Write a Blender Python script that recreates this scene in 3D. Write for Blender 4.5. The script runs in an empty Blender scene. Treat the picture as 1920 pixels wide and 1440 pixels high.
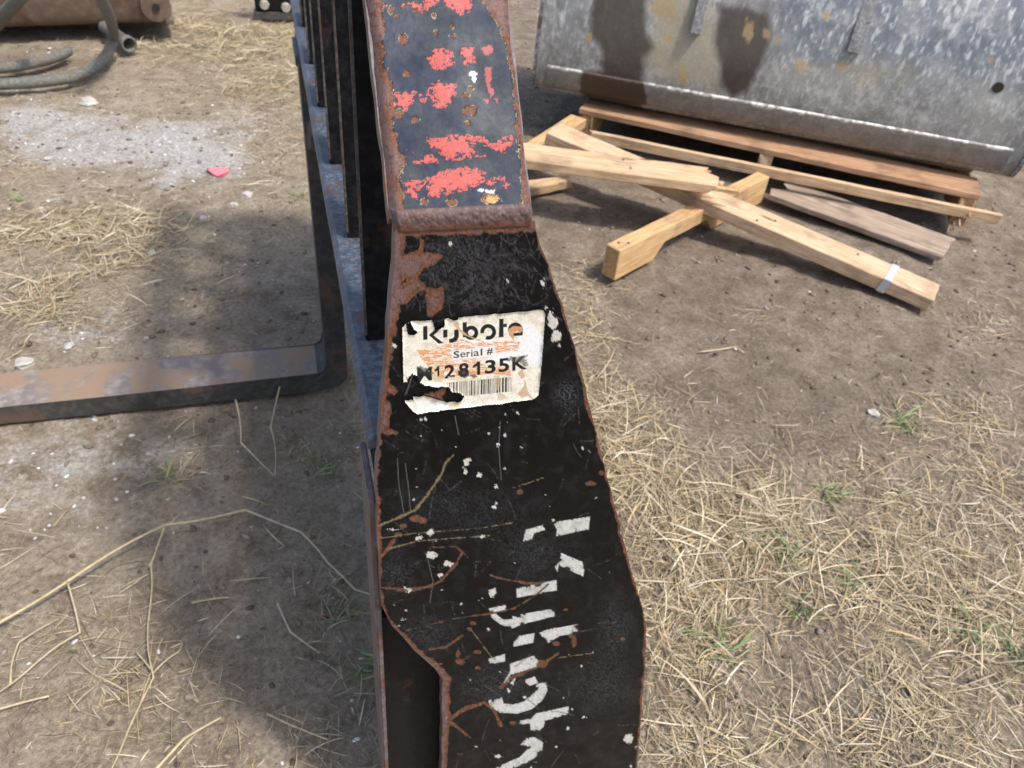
import bpy, bmesh, math, random
import numpy as np
from mathutils import Matrix, Vector
rng = np.random.default_rng(7); random.seed(7)
SC = bpy.context.scene
COL = SC.collection
# ------------------------------------------------------------------ camera
CAM = np.array([0.0, 0.0, 1.0222]); PITCH, ROLL, YAW = 0.6907, 0.1053, 0.3283; FPX = 1443.0
_f = np.array([math.sin(YAW)*math.cos(PITCH), math.cos(YAW)*math.cos(PITCH), -math.sin(PITCH)])
_r = np.array([math.cos(YAW), -math.sin(YAW), 0.0]); _u = np.cross(_r, _f)
RT = _r*math.cos(ROLL)+_u*math.sin(ROLL); UP = -_r*math.sin(ROLL)+_u*math.cos(ROLL); FW = _f
cd = bpy.data.cameras.new('camera'); cam = bpy.data.objects.new('camera', cd); COL.objects.link(cam)
cam.matrix_world = Matrix([[RT[i], UP[i], -FW[i], CAM[i]] for i in range(3)]+[[0, 0, 0, 1]])
cd.sensor_fit = 'HORIZONTAL'; cd.sensor_width = 36.0; cd.lens = 36.0*FPX/1920.0
cd.clip_start = 0.01; cd.clip_end = 400.0
cd.dof.use_dof = True; cd.dof.focus_distance = 0.47; cd.dof.aperture_fstop = 19.0
SC.camera = cam
# ------------------------------------------------------------------ sky, sun, exposure
SUN = Vector((0.36, -0.42, 1.0)).normalized()
w = bpy.data.worlds.new('World'); SC.world = w; w.use_nodes = True
wn = w.node_tree; bg = wn.nodes['Background']
sky = wn.nodes.new('ShaderNodeTexSky'); sky.sky_type = 'NISHITA'; sky.sun_disc = False
sky.sun_elevation = math.asin(SUN.z); sky.sun_rotation = math.atan2(SUN.x, SUN.y)
sky.dust_density = 3.0; sky.air_density = 1.0
wn.links.new(sky.outputs[0], bg.inputs[0]); bg.inputs[1].default_value = 0.15
sl = bpy.data.lights.new('sun', 'SUN'); sl.energy = 2.4; sl.angle = math.radians(5.0); sl.color = (1.0, 0.95, 0.88)
so = bpy.data.objects.new('sun', sl); COL.objects.link(so)
so.rotation_euler = SUN.to_track_quat('Z', 'Y').to_euler(); so.location = (2, -2, 5)
SC.view_settings.view_transform = 'Standard'; SC.view_settings.look = 'None'
SC.view_settings.exposure = 0.62; SC.view_settings.gamma = 1.0; SC.view_settings.use_curve_mapping = False

# ------------------------------------------------------------------ helpers
def lin(r, g, b):
    f = lambda c: (c/255/12.92) if c/255 <= .04045 else ((c/255+.055)/1.055)**2.4
    return np.array([f(r), f(g), f(b)])
def ray(x, y): return FW+RT*(x-960)/FPX-UP*(y-720)/FPX
def on_plane(x, y, n, o):
    d = ray(x, y); n = np.asarray(n, float); return CAM+d*(((np.asarray(o)-CAM)@n)/(d@n))
def onz(x, y, z=0.0): return on_plane(x, y, (0, 0, 1), (0, 0, z))
def ony(x, y, Y): return on_plane(x, y, (0, 1, 0), (0, Y, 0))
def pix(P):
    d = np.asarray(P)-CAM; z = d@FW
    return 960+FPX*(d@RT)/z, 720-FPX*(d@UP)/z
def _h(ix, iy, s):
    n = (ix.astype(np.int64)*374761393+iy.astype(np.int64)*668265263+s*1274126177) & 0xffffffff
    n = ((n ^ (n >> 13))*1274126177) & 0xffffffff
    return ((n ^ (n >> 16)) & 0xffff)/65535.0
def vn(x, y, s=0):
    x = np.asarray(x, float); y = np.asarray(y, float)
    ix = np.floor(x); iy = np.floor(y); fx = x-ix; fy = y-iy
    fx = fx*fx*(3-2*fx); fy = fy*fy*(3-2*fy)
    a = _h(ix, iy, s); b = _h(ix+1, iy, s); c = _h(ix, iy+1, s); d = _h(ix+1, iy+1, s)
    return (a*(1-fx)+b*fx)*(1-fy)+(c*(1-fx)+d*fx)*fy
def fbm(x, y, s=0, o=4):
    t = 0; a = .5; q = 0
    for i in range(o):
        t = t+a*vn(x, y, s+i*17); q += a; a *= .5; x = x*2.03+11.3; y = y*2.03+7.7
    return t/q
def sstep(a, b, x):
    t = np.clip((x-a)/(b-a), 0, 1); return t*t*(3-2*t)
def poly_sd(x, y, poly, m=25.0):
    """signed distance (positive inside) to a polygon, -m far away"""
    P = np.array(poly, float); out = np.full(x.shape, -m)
    sel = (x > P[:, 0].min()-m) & (x < P[:, 0].max()+m) & (y > P[:, 1].min()-m) & (y < P[:, 1].max()+m)
    if not sel.any(): return out
    X = x[sel]; Y = y[sel]; d = np.full(X.shape, 1e9); ins = np.zeros(X.shape, bool)
    for i in range(len(P)):
        a = P[i]; b = P[(i+1) % len(P)]; e = b-a
        t = np.clip(((X-a[0])*e[0]+(Y-a[1])*e[1])/max(e@e, 1e-9), 0, 1)
        d = np.minimum(d, np.hypot(X-a[0]-t*e[0], Y-a[1]-t*e[1]))
        c = (a[1] > Y) != (b[1] > Y)
        ins ^= c & (X < (b[0]-a[0])*(Y-a[1])/((b[1]-a[1]) or 1e-9)+a[0])
    out[sel] = np.where(ins, d, -d); return out
def line_sd(x, y, pts, w, m=25.0):
    P = np.array(pts, float); out = np.full(x.shape, -m); mm = m+w
    sel = (x > P[:, 0].min()-mm) & (x < P[:, 0].max()+mm) & (y > P[:, 1].min()-mm) & (y < P[:, 1].max()+mm)
    if not sel.any(): return out
    X = x[sel]; Y = y[sel]; d = np.full(X.shape, 1e9)
    for a, b in zip(P[:-1], P[1:]):
        e = b-a; t = np.clip(((X-a[0])*e[0]+(Y-a[1])*e[1])/max(e@e, 1e-9), 0, 1)
        d = np.minimum(d, np.hypot(X-a[0]-t*e[0], Y-a[1]-t*e[1]))
    out[sel] = w/2-d; return out
def ell_sd(x, y, cx, cy, rx, ry=None):
    ry = ry or rx; return (1-np.hypot((x-cx)/rx, (y-cy)/ry))*min(rx, ry)
def mixc(c, col, m):
    m = np.clip(m, 0, 1)[:, None]; return c*(1-m)+np.asarray(col)*m

def mesh_np(name, V, Fq, mat, parent=None, col=None, attrs=None, smooth=False):
    """V (n,3); Fq (m,k) all faces with k corners"""
    V = np.ascontiguousarray(V, np.float32); Fq = np.ascontiguousarray(Fq, np.int32)
    me = bpy.data.meshes.new(name); n, k = Fq.shape
    me.vertices.add(len(V)); me.vertices.foreach_set('co', V.ravel())
    me.loops.add(n*k); me.loops.foreach_set('vertex_index', Fq.ravel())
    me.polygons.add(n); me.polygons.foreach_set('loop_start', np.arange(0, n*k, k, dtype=np.int32))
    me.update(calc_edges=True)
    if smooth: me.polygons.foreach_set('use_smooth', np.ones(n, bool))
    if col is not None:
        a = me.color_attributes.new('tint', 'FLOAT_COLOR', 'POINT')
        c4 = np.ones((len(V), 4), np.float32); c4[:, :3] = col; a.data.foreach_set('color', c4.ravel())
    for nm, val in (attrs or {}).items():
        a = me.attributes.new(nm, 'FLOAT', 'POINT'); a.data.foreach_set('value', np.ascontiguousarray(val, np.float32))
    me.validate(); return link(name, me, mat, parent)
def link(name, me, mat, parent=None):
    o = bpy.data.objects.new(name, me); COL.objects.link(o)
    if mat is not None and not me.materials: me.materials.append(mat)
    if parent is not None: o.parent = parent
    return o
def bm_obj(name, bm, mat, parent=None, smooth=False):
    me = bpy.data.meshes.new(name); bmesh.ops.recalc_face_normals(bm, faces=bm.faces); bm.to_mesh(me); bm.free()
    if smooth:
        for p in me.polygons: p.use_smooth = True
    return link(name, me, mat, parent)
def tag(o, label=None, cat=None, group=None, kind=None):
    for k, v in (('label', label), ('category', cat), ('group', group), ('kind', kind)):
        if v: o[k] = v
    return o
def empty(name, loc, label, cat, group=None):
    o = bpy.data.objects.new(name, None); COL.objects.link(o); o.location = loc; o.empty_display_size = .05
    return tag(o, label, cat, group)
def grid_faces(nr, nc):
    i = np.arange(nr*nc).reshape(nr, nc)
    return np.stack([i[:-1, :-1], i[1:, :-1], i[1:, 1:], i[:-1, 1:]], -1).reshape(-1, 4)
def add_box(bm, lo, hi):
    vs = [bm.verts.new((x, y, z)) for x in (lo[0], hi[0]) for y in (lo[1], hi[1]) for z in (lo[2], hi[2])]
    for f in ((0, 1, 3, 2), (4, 6, 7, 5), (0, 4, 5, 1), (2, 3, 7, 6), (0, 2, 6, 4), (1, 5, 7, 3)): bm.faces.new([vs[i] for i in f])
def box(name, lo, hi, mat, parent=None, bev=.002):
    bm = bmesh.new(); add_box(bm, lo, hi)
    if bev: bmesh.ops.bevel(bm, geom=bm.edges[:], offset=bev, segments=2, affect='EDGES')
    return bm_obj(name, bm, mat, parent)
def smooth_path(pts, n=10):
    P = [Vector(p) for p in pts]; Q = [P[0]*2-P[1]]+P+[P[-1]*2-P[-2]]; out = []
    for i in range(1, len(Q)-2):
        a, b, c, d = Q[i-1:i+3]
        for k in range(n):
            t = k/n; out.append(.5*((2*b)+(c-a)*t+(2*a-5*b+4*c-d)*t*t+(3*b-a-3*c+d)*t**3))
    return out+[P[-1]]
def add_tube(bm, path, rad, seg=8, cap=True):
    rings = []; N = len(path); nrm = None
    for i, p in enumerate(path):
        t = (path[min(i+1, N-1)]-path[max(i-1, 0)]).normalized()
        if nrm is None: nrm = t.orthogonal().normalized()
        nrm = (nrm-t*nrm.dot(t)).normalized(); b = t.cross(nrm)
        r = rad[i] if hasattr(rad, '__len__') else rad
        rings.append([bm.verts.new(p+(nrm*math.cos(a)+b*math.sin(a))*r) for a in (2*math.pi*k/seg for k in range(seg))])
    for A, B in zip(rings, rings[1:]):
        for k in range(seg): bm.faces.new((A[k], A[(k+1) % seg], B[(k+1) % seg], B[k]))
    if cap: bm.faces.new(rings[0][::-1]); bm.faces.new(rings[-1])

# ------------------------------------------------------------------ materials
class NT:
    def __init__(s, name):
        s.m = bpy.data.materials.new(name); s.m.use_nodes = True; s.t = s.m.node_tree
        s.b = s.t.nodes['Principled BSDF']
    def n(s, typ, **kw):
        o = s.t.nodes.new('ShaderNode'+typ)
        for k, v in kw.items():
            if k in o.inputs: s.set(o.inputs[k], v)
            else: setattr(o, k, v)
        return o
    def set(s, inp, v):
        if hasattr(v, 'is_output') or isinstance(v, bpy.types.NodeSocket): s.t.links.new(v, inp)
        elif isinstance(v, np.ndarray) or isinstance(v, tuple):
            v = tuple(float(q) for q in v); inp.default_value = v+(1.0,) if (len(v) == 3 and inp.type == 'RGBA') else v
        else: inp.default_value = v
    def obj(s): return s.n('TexCoord').outputs['Object']
    def map(s, vec, scale=(1, 1, 1), rot=(0, 0, 0)):
        o = s.n('Mapping'); s.set(o.inputs['Vector'], vec); o.inputs['Scale'].default_value = scale; o.inputs['Rotation'].default_value = rot
        return o.outputs[0]
    def noise(s, vec, scale, detail=5, rough=.6, dist=0.0):
        o = s.n('TexNoise'); s.set(o.inputs['Vector'], vec); o.inputs['Scale'].default_value = scale
        o.inputs['Detail'].default_value = detail; o.inputs['Roughness'].default_value = rough; o.inputs['Distortion'].default_value = dist
        return o.outputs['Fac']
    def ramp(s, fac, stops):
        o = s.n('ValToRGB'); s.set(o.inputs[0], fac); e = o.color_ramp.elements
        while len(e) < len(stops): e.new(.5)
        for el, (p, c) in zip(e, stops):
            el.position = p; c = (c, c, c) if not hasattr(c, '__len__') else tuple(float(q) for q in c); el.color = c+(1,)
        return o.outputs[0]
    def mix(s, fac, a, b, mode='MIX'):
        o = s.n('Mix', data_type='RGBA', blend_type=mode); s.set(o.inputs[0], fac); s.set(o.inputs[6], a); s.set(o.inputs[7], b)
        return o.outputs[2]
    def math(s, op, a, b=0.0):
        o = s.n('Math', operation=op); s.set(o.inputs[0], a); s.set(o.inputs[1], b); return o.outputs[0]
    def attr(s, name, out='Fac'): return s.n('Attribute', attribute_name=name).outputs[out]
    def bump(s, h, strength=.5, dist=.002, prev=None):
        o = s.n('Bump'); s.set(o.inputs['Height'], h); o.inputs['Strength'].default_value = strength; o.inputs['Distance'].default_value = dist
        if prev is not None: s.set(o.inputs['Normal'], prev)
        return o.outputs[0]
    def out(s, color=None, rough=.5, metal=0.0, normal=None, spec=None):
        if color is not None: s.set(s.b.inputs['Base Color'], color)
        s.set(s.b.inputs['Roughness'], rough); s.set(s.b.inputs['Metallic'], metal)
        if normal is not None: s.set(s.b.inputs['Normal'], normal)
        if spec is not None: s.b.inputs['Specular IOR Level'].default_value = spec
        return s.m

def m_painted(name, bumpd=.00016, prough=.3, spec=.22):
    """worn paint: base colour from the traced paint layers, fine grain from nodes; rust attr drives gloss and relief"""
    t = NT(name); v = t.obj(); rust = t.attr('rust'); col = t.attr('tint', 'Color')
    g = t.noise(v, 420, 6, .7); g2 = t.noise(v, 1500, 3, .7); g3 = t.noise(v, 60, 5, .6)
    c = t.mix(1.0, col, t.ramp(g, [(.25, .72), (.75, 1.25)]), 'MULTIPLY')
    rc = t.mix(t.ramp(g3, [(.4, 0.), (.62, 1.)]), (.105, .078, .076), (.12, .062, .036))
    rc = t.mix(t.ramp(g, [(.55, 0.), (.78, .6)]), rc, (.19, .10, .05))
    rc = t.mix(t.ramp(g2, [(.55, 0.), (.8, .35)]), rc, (.26, .22, .21))
    c = t.mix(t.math('MULTIPLY', rust, t.ramp(g3, [(.3, .3), (.7, .7)])), c, t.mix(.6, col, rc))
    rg = t.mix(rust, t.ramp(t.noise(v, 45, 5, .6), [(.35, prough), (.7, prough+.22)]), t.ramp(g, [(.3, .42), (.8, .75)]))
    wav = t.noise(t.map(v, (1, 1, 1)), 130, 4, .6)
    h = t.math('ADD', t.math('MULTIPLY', g, t.math('ADD', t.math('MULTIPLY', rust, 2.2), .15)), t.math('MULTIPLY', wav, .7))
    return t.out(c, rg, 0.0, t.bump(h, .6, bumpd), spec)
def m_steel(name, base, worn, rustc, amt=.5, rough=.45, scale=14, metal=0.0, spec=.5):
    t = NT(name); v = t.obj()
    a = t.noise(v, scale, 6, .65, .4); b = t.noise(v, scale*6, 6, .7); d = t.noise(v, scale*26, 4, .7)
    c = t.mix(t.ramp(b, [(.45, 0.), (.7, 1.)]), base, worn)
    c = t.mix(t.ramp(a, [(.62-amt*.25, 0.), (.7-amt*.2, 1.)]), c, rustc)
    c = t.mix(t.ramp(d, [(.6, 0.), (.8, .5)]), c, worn)
    return t.out(c, t.ramp(b, [(.3, rough-.1), (.75, rough+.25)]), metal, t.bump(t.math('ADD', b, d), .4, .0012), spec)
def m_wood(name, c0, c1, c2, dirt=(.09, .07, .055), dirtamt=.55):
    t = NT(name); v = t.obj(); info = t.n('ObjectInfo').outputs['Random']
    off = t.n('VectorMath', operation='ADD'); t.set(off.inputs[0], v)
    cb = t.n('CombineXYZ'); t.set(cb.inputs[0], t.math('MULTIPLY', info, 31.0)); t.set(cb.inputs[1], t.math('MULTIPLY', info, 17.0)); t.set(off.inputs[1], cb.outputs[0])
    vv = off.outputs[0]
    g = t.noise(t.map(vv, (1.2, 22, 22)), 4.5, 6, .62, 1.3); f = t.noise(t.map(vv, (6, 160, 160)), 2, 4, .65); p = t.noise(vv, 9, 4, .6)
    c = t.ramp(g, [(.3, c0), (.5, c1), (.68, c2)])
    c = t.mix(t.ramp(f, [(.3, .6), (.55, 0.)]), c, tuple(x*.55 for x in c0))
    vo = t.n('TexVoronoi'); t.set(vo.inputs['Vector'], t.map(vv, (3, 9, 9))); vo.inputs['Scale'].default_value = 1.3
    c = t.mix(t.ramp(vo.outputs['Distance'], [(.05, .8), (.11, 0.)]), c, (.10, .05, .025))
    c = t.mix(t.ramp(p, [(.5, 0.), (.72, dirtamt)]), c, dirt); c = t.mix(t.ramp(t.noise(t.map(vv, (3, 30, 30)), 6, 5, .7), [(.62, 0.), (.74, .55)]), c, (.16, .10, .06))
    return t.out(c, .72, 0, t.bump(t.math('ADD', g, f), .35, .0015), .25)

M = {}
M['paint'] = m_painted('worn_black_paint')
M['bar_paint'] = m_painted('worn_sky_tinted_paint', .00024, .42, .2)
M['rust_edge'] = m_steel('weathered_steel_edge', (.13, .10, .10), (.24, .21, .21), (.15, .065, .035), .45, .45, 30)
M['weld'] = m_steel('rusty_weld', (.13, .088, .08), (.24, .19, .18), (.17, .075, .035), .6, .45, 60)
M['black'] = m_steel('scuffed_black_paint', (.008, .008, .009), (.018, .018, .02), (.06, .03, .02), .0, .4, 20, 0.0, .15)
M['slat'] = m_steel('black_slat_paint', (.007, .007, .008), (.02, .02, .022), (.05, .03, .022), .08, .42, 18, 0.0, .12)
M['slat_edge'] = m_steel('slat_edge', (.05, .042, .038), (.17, .145, .125), (.09, .05, .032), .3, .5, 30)
M['rail'] = m_steel('worn_blue_grey_rail', (.055, .068, .095), (.15, .172, .21), (.09, .058, .048), .3, .36, 30)
M['tine_dark'] = m_steel('dark_tine', (.05, .049, .046), (.11, .104, .094), (.13, .085, .06), .4, .55, 12, 0.0, .3)
M['tine_top'] = m_steel('scuffed_tine_top', (.20, .165, .15), (.36, .32, .29), (.29, .20, .13), .7, .55, 9)
M['wood_new'] = m_wood('fresh_pine', (.46, .28, .15), (.64, .45, .27), (.74, .57, .38))
M['wood_pink'] = m_wood('pinkish_pine', (.46, .28, .16), (.64, .45, .285), (.74, .57, .39))
M['wood_orange'] = m_wood('orange_stringer_wood', (.44, .25, .11), (.60, .39, .19), (.69, .50, .28))
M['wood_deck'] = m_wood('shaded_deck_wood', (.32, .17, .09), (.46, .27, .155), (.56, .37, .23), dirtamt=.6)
M['wood_grey'] = m_wood('dirty_grey_wood', (.26, .19, .135), (.38, .29, .215), (.54, .46, .38), dirtamt=.6)

# ------------------------------------------------------------------ ground
def blob(px, py, L):
    s = np.zeros(px.shape)
    for cx, cy, rx, ry, wt in L: s = s+wt*np.exp(-((px-cx)/rx)**2-((py-cy)/ry)**2)
    return s
STRAW = [(1085, 700, 60, 130, .9), (1160, 860, 90, 130, 1.1), (1240, 1010, 130, 160, 1.1), (1430, 1000, 170, 120, .8), (1500, 930, 160, 90, .5), (1720, 960, 220, 130, .95),
         (1640, 1130, 200, 130, .9), (1850, 1150, 160, 130, .8), (1320, 1380, 150, 130, 1.1), (1550, 1400, 200, 100, .7), (1820, 1370, 160, 120, .75), (1300, 1180, 110, 90, .6),
         (1800, 770, 120, 55, .8), (1110, 560, 50, 50, .5), (1420, 590, 90, 30, .18), (1860, 620, 90, 60, .3),
         (90, 470, 190, 90, .75), (300, 430, 220, 60, .75), (480, 110, 160, 60, .8), (530, 230, 60, 120, .55), (420, 55, 150, 35, .8), (270, 60, 80, 40, .4), (60, 560, 110, 60, .6), (300, 560, 140, 50, .4),
         (130, 1130, 200, 110, .3), (230, 1290, 190, 100, .5), (80, 1400, 180, 80, .42), (600, 1130, 100, 100, .2), (560, 1000, 120, 80, .1), (480, 1400, 220, 60, .2), (560, 830, 110, 60, .12),
         (300, 950, 80, 80, .15), (640, 1320, 70, 90, .22), (330, 860, 60, 60, .2), (110, 160, 100, 40, .35), (40, 320, 60, 40, .25), (1020, 190, 30, 60, .3)]
CHALK = [(260, 262, 170, 36, .8), (385, 298, 90, 34, .85), (330, 235, 80, 18, .6), (150, 208, 100, 18, .5), (60, 235, 130, 46, .55), (120, 290, 150, 30, .3), (300, 335, 60, 18, .4), (470, 215, 70, 40, .35), (180, 370, 130, 30, .35), (130, 620, 90, 40, .5), (240, 600, 90, 40, .3),
         (60, 880, 180, 110, .42), (230, 850, 150, 80, .3), (430, 390, 90, 40, .2), (30, 200, 60, 30, .4)]
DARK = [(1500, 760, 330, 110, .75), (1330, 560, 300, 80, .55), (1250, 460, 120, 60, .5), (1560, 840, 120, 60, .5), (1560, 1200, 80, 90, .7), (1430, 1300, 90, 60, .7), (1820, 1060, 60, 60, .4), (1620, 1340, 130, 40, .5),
        (480, 560, 140, 120, .35), (560, 900, 200, 200, .35), (400, 1250, 200, 150, .45), (1320, 540, 50, 18, .7), (700, 1300, 100, 200, .4), (1000, 230, 60, 60, .5), (1750, 700, 150, 90, .4), (60, 110, 140, 30, .9)]  # bare dark dirt, plus the frame's shadow on the left painted into the ground
def axis(lo, hi, st, far):
    fine = np.arange(lo, hi+1e-6, st); g = [st*1.6**k for k in range(1, 24)]
    out = np.cumsum(g); out = out[out < far]
    return np.concatenate([(lo-out)[::-1], fine, hi+out])
gx = axis(-1.7, 3.0, .016, 120); gy = axis(.05, 4.6, .016, 120)
GX, GY = np.meshgrid(gx, gy); gX = GX.ravel(); gY = GY.ravel()
def bump_z(x, y):
    fall = np.exp(-np.maximum(0, np.hypot(x-.5, y-2)-3.2)**2/2)
    return ((fbm(x*2.2, y*2.2, 3)-.5)*.034+(fbm(x*9, y*9, 4, 3)-.5)*.016+(fbm(x*30, y*30, 8, 2)-.5)*.007-.012)*fall-.004
gZ = bump_z(gX, gY)
dd = np.stack([gX, gY, 0*gX], -1)-CAM; zz = dd@FW; okp = zz > .15; zs = np.where(okp, zz, 1)
PX = np.where(okp, 960+FPX*(dd@RT)/zs, 960); PY = np.where(okp, 720-FPX*(dd@UP)/zs, 3000)
inw = np.exp(-(np.maximum(0, np.maximum(-PX, PX-1920))/300)**2-(np.maximum(0, PY-1440)/400)**2)
n1 = fbm(gX*3, gY*3, 21)
A_st = np.clip(blob(PX, PY, STRAW)*inw+(1-inw)*sstep(.45, .6, n1)*.7, 0, 1)
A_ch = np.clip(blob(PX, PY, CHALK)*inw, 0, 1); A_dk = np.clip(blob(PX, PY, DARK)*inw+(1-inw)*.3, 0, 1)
left = sstep(1000, 500, PX)
t = NT('dirt_ground'); v = t.obj()
big = t.noise(v, 2.5, 6, .6); mid = t.noise(v, 16, 6, .68, .3); fin = t.noise(v, 110, 5, .72); xf = t.noise(v, 480, 3, .7)
dirt = t.ramp(mid, [(.28, (.150, .116, .085)), (.5, (.245, .196, .148)), (.72, (.36, .302, .236))])
pale = t.ramp(mid, [(.3, (.23, .18, .128)), (.5, (.36, .295, .215)), (.72, (.46, .395, .305))])
c = t.mix(t.attr('pale'), dirt, pale)
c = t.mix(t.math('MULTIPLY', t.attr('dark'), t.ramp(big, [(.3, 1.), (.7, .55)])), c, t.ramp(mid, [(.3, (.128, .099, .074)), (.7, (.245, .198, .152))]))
stc = t.ramp(fin, [(.3, (.13, .098, .065)), (.5, (.30, .24, .16)), (.7, (.48, .40, .28))])
c = t.mix(t.math('MULTIPLY', t.attr('straw'), t.ramp(fin, [(.35, .15), (.62, .75)])), c, stc)
chm = t.math('ADD', t.attr('chalk'), t.math('ADD', t.math('MULTIPLY', t.math('SUBTRACT', mid, .5), 1.7), t.math('MULTIPLY', t.math('SUBTRACT', fin, .5), .45)))
c = t.mix(t.ramp(chm, [(.3, 0.), (.85, .9)]), c, t.ramp(fin, [(.25, (.38, .36, .33)), (.75, (.55, .535, .51))]))
c = t.mix(1.0, c, t.ramp(fin, [(.25, .5), (.5, 1.0), (.75, 1.45)]), 'MULTIPLY')
c = t.mix(t.ramp(xf, [(.58, 0.), (.76, .55)]), c, (.44, .38, .30))
hh = t.math('ADD', t.math('MULTIPLY', mid, 1.2), t.math('ADD', fin, t.math('MULTIPLY', xf, .6)))
c = t.mix(t.ramp(xf, [(.24, .6), (.42, 0.)]), c, (.06, .046, .035))
M['ground'] = t.out(c, .95, 0, t.bump(hh, .9, .007), .15)
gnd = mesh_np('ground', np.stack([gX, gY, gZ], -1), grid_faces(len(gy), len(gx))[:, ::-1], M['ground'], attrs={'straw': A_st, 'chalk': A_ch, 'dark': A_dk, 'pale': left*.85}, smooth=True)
tag(gnd, 'trampled brown dirt ground with pale chalky patches and scattered straw', 'ground', kind='structure')
def gz(x, y): return bump_z(np.atleast_1d(np.asarray(x, float)), np.atleast_1d(np.asarray(y, float)))
def gpt(px_, py_, h=0.0):
    p = onz(px_, py_, -.01); p = onz(px_, py_, float(gz(p[0], p[1])[0])+h); return Vector(p)

# ------------------------------------------------------------------ pallet fork frame
D = 0.36
frame = empty('pallet_fork_frame', (.15, .36, 0), 'black steel pallet fork frame with rusty edges, torn serial sticker and slatted guard', 'fork frame')
def framed(o):  # children keep world coordinates
    o.parent = frame; o.matrix_parent_inverse = Matrix.Translation(-Vector(frame.location)); return o
RUST0 = lin(112, 92, 92); RUST1 = lin(104, 63, 42); RUST2 = lin(150, 92, 52); CREAM = lin(196, 182, 150)
def rust_paint(c, sd, x, y, s=0, rim=.55):
    """lay rust (positive signed distance, photo-pixel units) over paint colours"""
    n = fbm(x/9, y/9, 40+s); n2 = fbm(x/2.6, y/2.6, 50+s, 3)
    rc = RUST1*np.ones((len(x), 3)); rc = mixc(rc, RUST0, sstep(3, 11, sd+(n-.5)*16)); rc = mixc(rc, lin(74, 46, 36), sstep(.55, .72, fbm(x/6, y/6, 47+s))*.7); rc = mixc(rc, RUST2, sstep(.56, .7, n2)*.7)
    rc = rc*(.75+.5*n2)[:, None]
    c = mixc(c, CREAM*.75, sstep(-1.5, -.5, sd)*sstep(.42, .6, n)*rim)
    m = sstep(-.5, .6, sd); return c*(1-m)[:, None]+rc*m[:, None], m
def tr(L, sc, ox, oy): return [(ox+a/sc, oy+b/sc) for a, b in L]
A3 = lambda L: tr(L, 3.2, 500, 0)
C2 = lambda L: tr(L, 3.6, 650, 400)
C3 = lambda L: tr(L, 2.25, 650, 800)

# side plate: rows of constant height between traced left and right outlines
LPX = [(743, 436), (738, 500), (729, 600), (722, 700), (716, 765), (710, 830), (707, 880), (707, 980), (712, 1080), (716, 1135), (735, 1172), (775, 1218), (818, 1258), (829, 1275), (829, 1350), (827, 1440)]
RPX = [(1003, 428), (1012, 460), (1030, 500), (1055, 575), (1078, 650), (1105, 760), (1130, 860), (1148, 930), (1167, 1005), (1190, 1090), (1205, 1140), (1212, 1175), (1210, 1250), (1203, 1330), (1195, 1440)]
Lw = np.array([ony(*q, D) for q in LPX]); Rw = np.array([ony(*q, D) for q in RPX])
ZT = .8235; ZB = .02
zz_ = np.linspace(ZT, ZB, 800); NC = 300
lx = np.interp(-zz_, -Lw[:, 2], Lw[:, 0]); rx = np.interp(-zz_, -Rw[:, 2], Rw[:, 0])
rx = rx+(fbm(zz_*90, zz_*0, 5)-.5)*.0016; lx = lx+(fbm(zz_*50, zz_*0+9, 6)-.5)*.002
uu = np.linspace(0, 1, NC)
PXw = lx[:, None]*(1-uu)+rx[:, None]*uu; PZw = np.repeat(zz_[:, None], NC, 1)
P = np.stack([PXw, np.full_like(PXw, D), PZw], -1).reshape(-1, 3)
x, y = pix(P); N = len(x)
nA = fbm(x/14, y/14, 1); nB = fbm(x/4, y/4, 2); nC_ = fbm(x/1.7, y/1.7, 3, 3); nD = fbm(x/60, y/60, 4)
black = lin(11, 11, 12)*np.ones((N, 3))
c = mixc(black, lin(42, 43, 46), sstep(.45, .8, nA)*.35)
# fine dust scuffs: short hair scratches
scr = np.full(N, -25.0)
def hair(cx, cy, L, a, wd, curve=0.0):
    pts = [(cx+math.cos(a+curve*k)*L*(k/4-.5), cy+math.sin(a+curve*k)*L*(k/4-.5)) for k in range(5)]
    return line_sd(x, y, pts, wd, 3)
for k in range(520):
    if k < 360: cx, cy = random.gauss(885, 75), random.uniform(445, 575)
    else: cx, cy = random.uniform(715, 1190), random.uniform(560, 1440)
    s_ = hair(cx, cy, random.uniform(6, 44), random.uniform(0, 3.14), random.uniform(.3, .8), random.uniform(-.06, .06))
    scr = np.maximum(scr, s_)
c = mixc(c, lin(92, 92, 94), sstep(-.8, .5, scr)*np.clip((nB-.3)*1.6, 0, .75))
# dusty haze of the top web area and scuff clouds
c = mixc(c, lin(70, 70, 72), np.exp(-((x-880)/90)**2-((y-500)/55)**2)*sstep(.48, .62, nC_)*.5)
for cx, cy, rx_, ry_, a_ in [(1065, 740, 22, 28, .7), (1000, 1040, 60, 45, .35), (930, 1290, 60, 40, .4), (1130, 1290, 60, 45, .35), (800, 1190, 60, 40, .3), (870, 960, 120, 50, .25), (1150, 1180, 30, 60, .4), (745, 1080, 30, 40, .4)]:
    c = mixc(c, lin(88, 92, 96), np.exp(-((x-cx)/rx_)**2-((y-cy)/ry_)**2)*sstep(.42, .66, nC_)*a_)
# dark drip stripes below the sticker
for cx in (812, 868, 938, 1000): c = mixc(c, lin(8, 8, 8), np.exp(-((x-cx-(y-800)*.03)/7)**2)*sstep(770, 800, y)*sstep(930, 870, y)*.9)
for L in ([(745, 860), (748, 910), (757, 960)], [(760, 870), (766, 915), (770, 960)], [(800, 1040), (812, 1090), (806, 1130)], [(938, 790), (935, 840), (940, 900)], [(853, 780), (860, 815)], [(700+75, 700), (760, 740)]):
    c = mixc(c, lin(120, 120, 118), sstep(-.6, .5, line_sd(x, y, L, 1.3))*.6)
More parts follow.
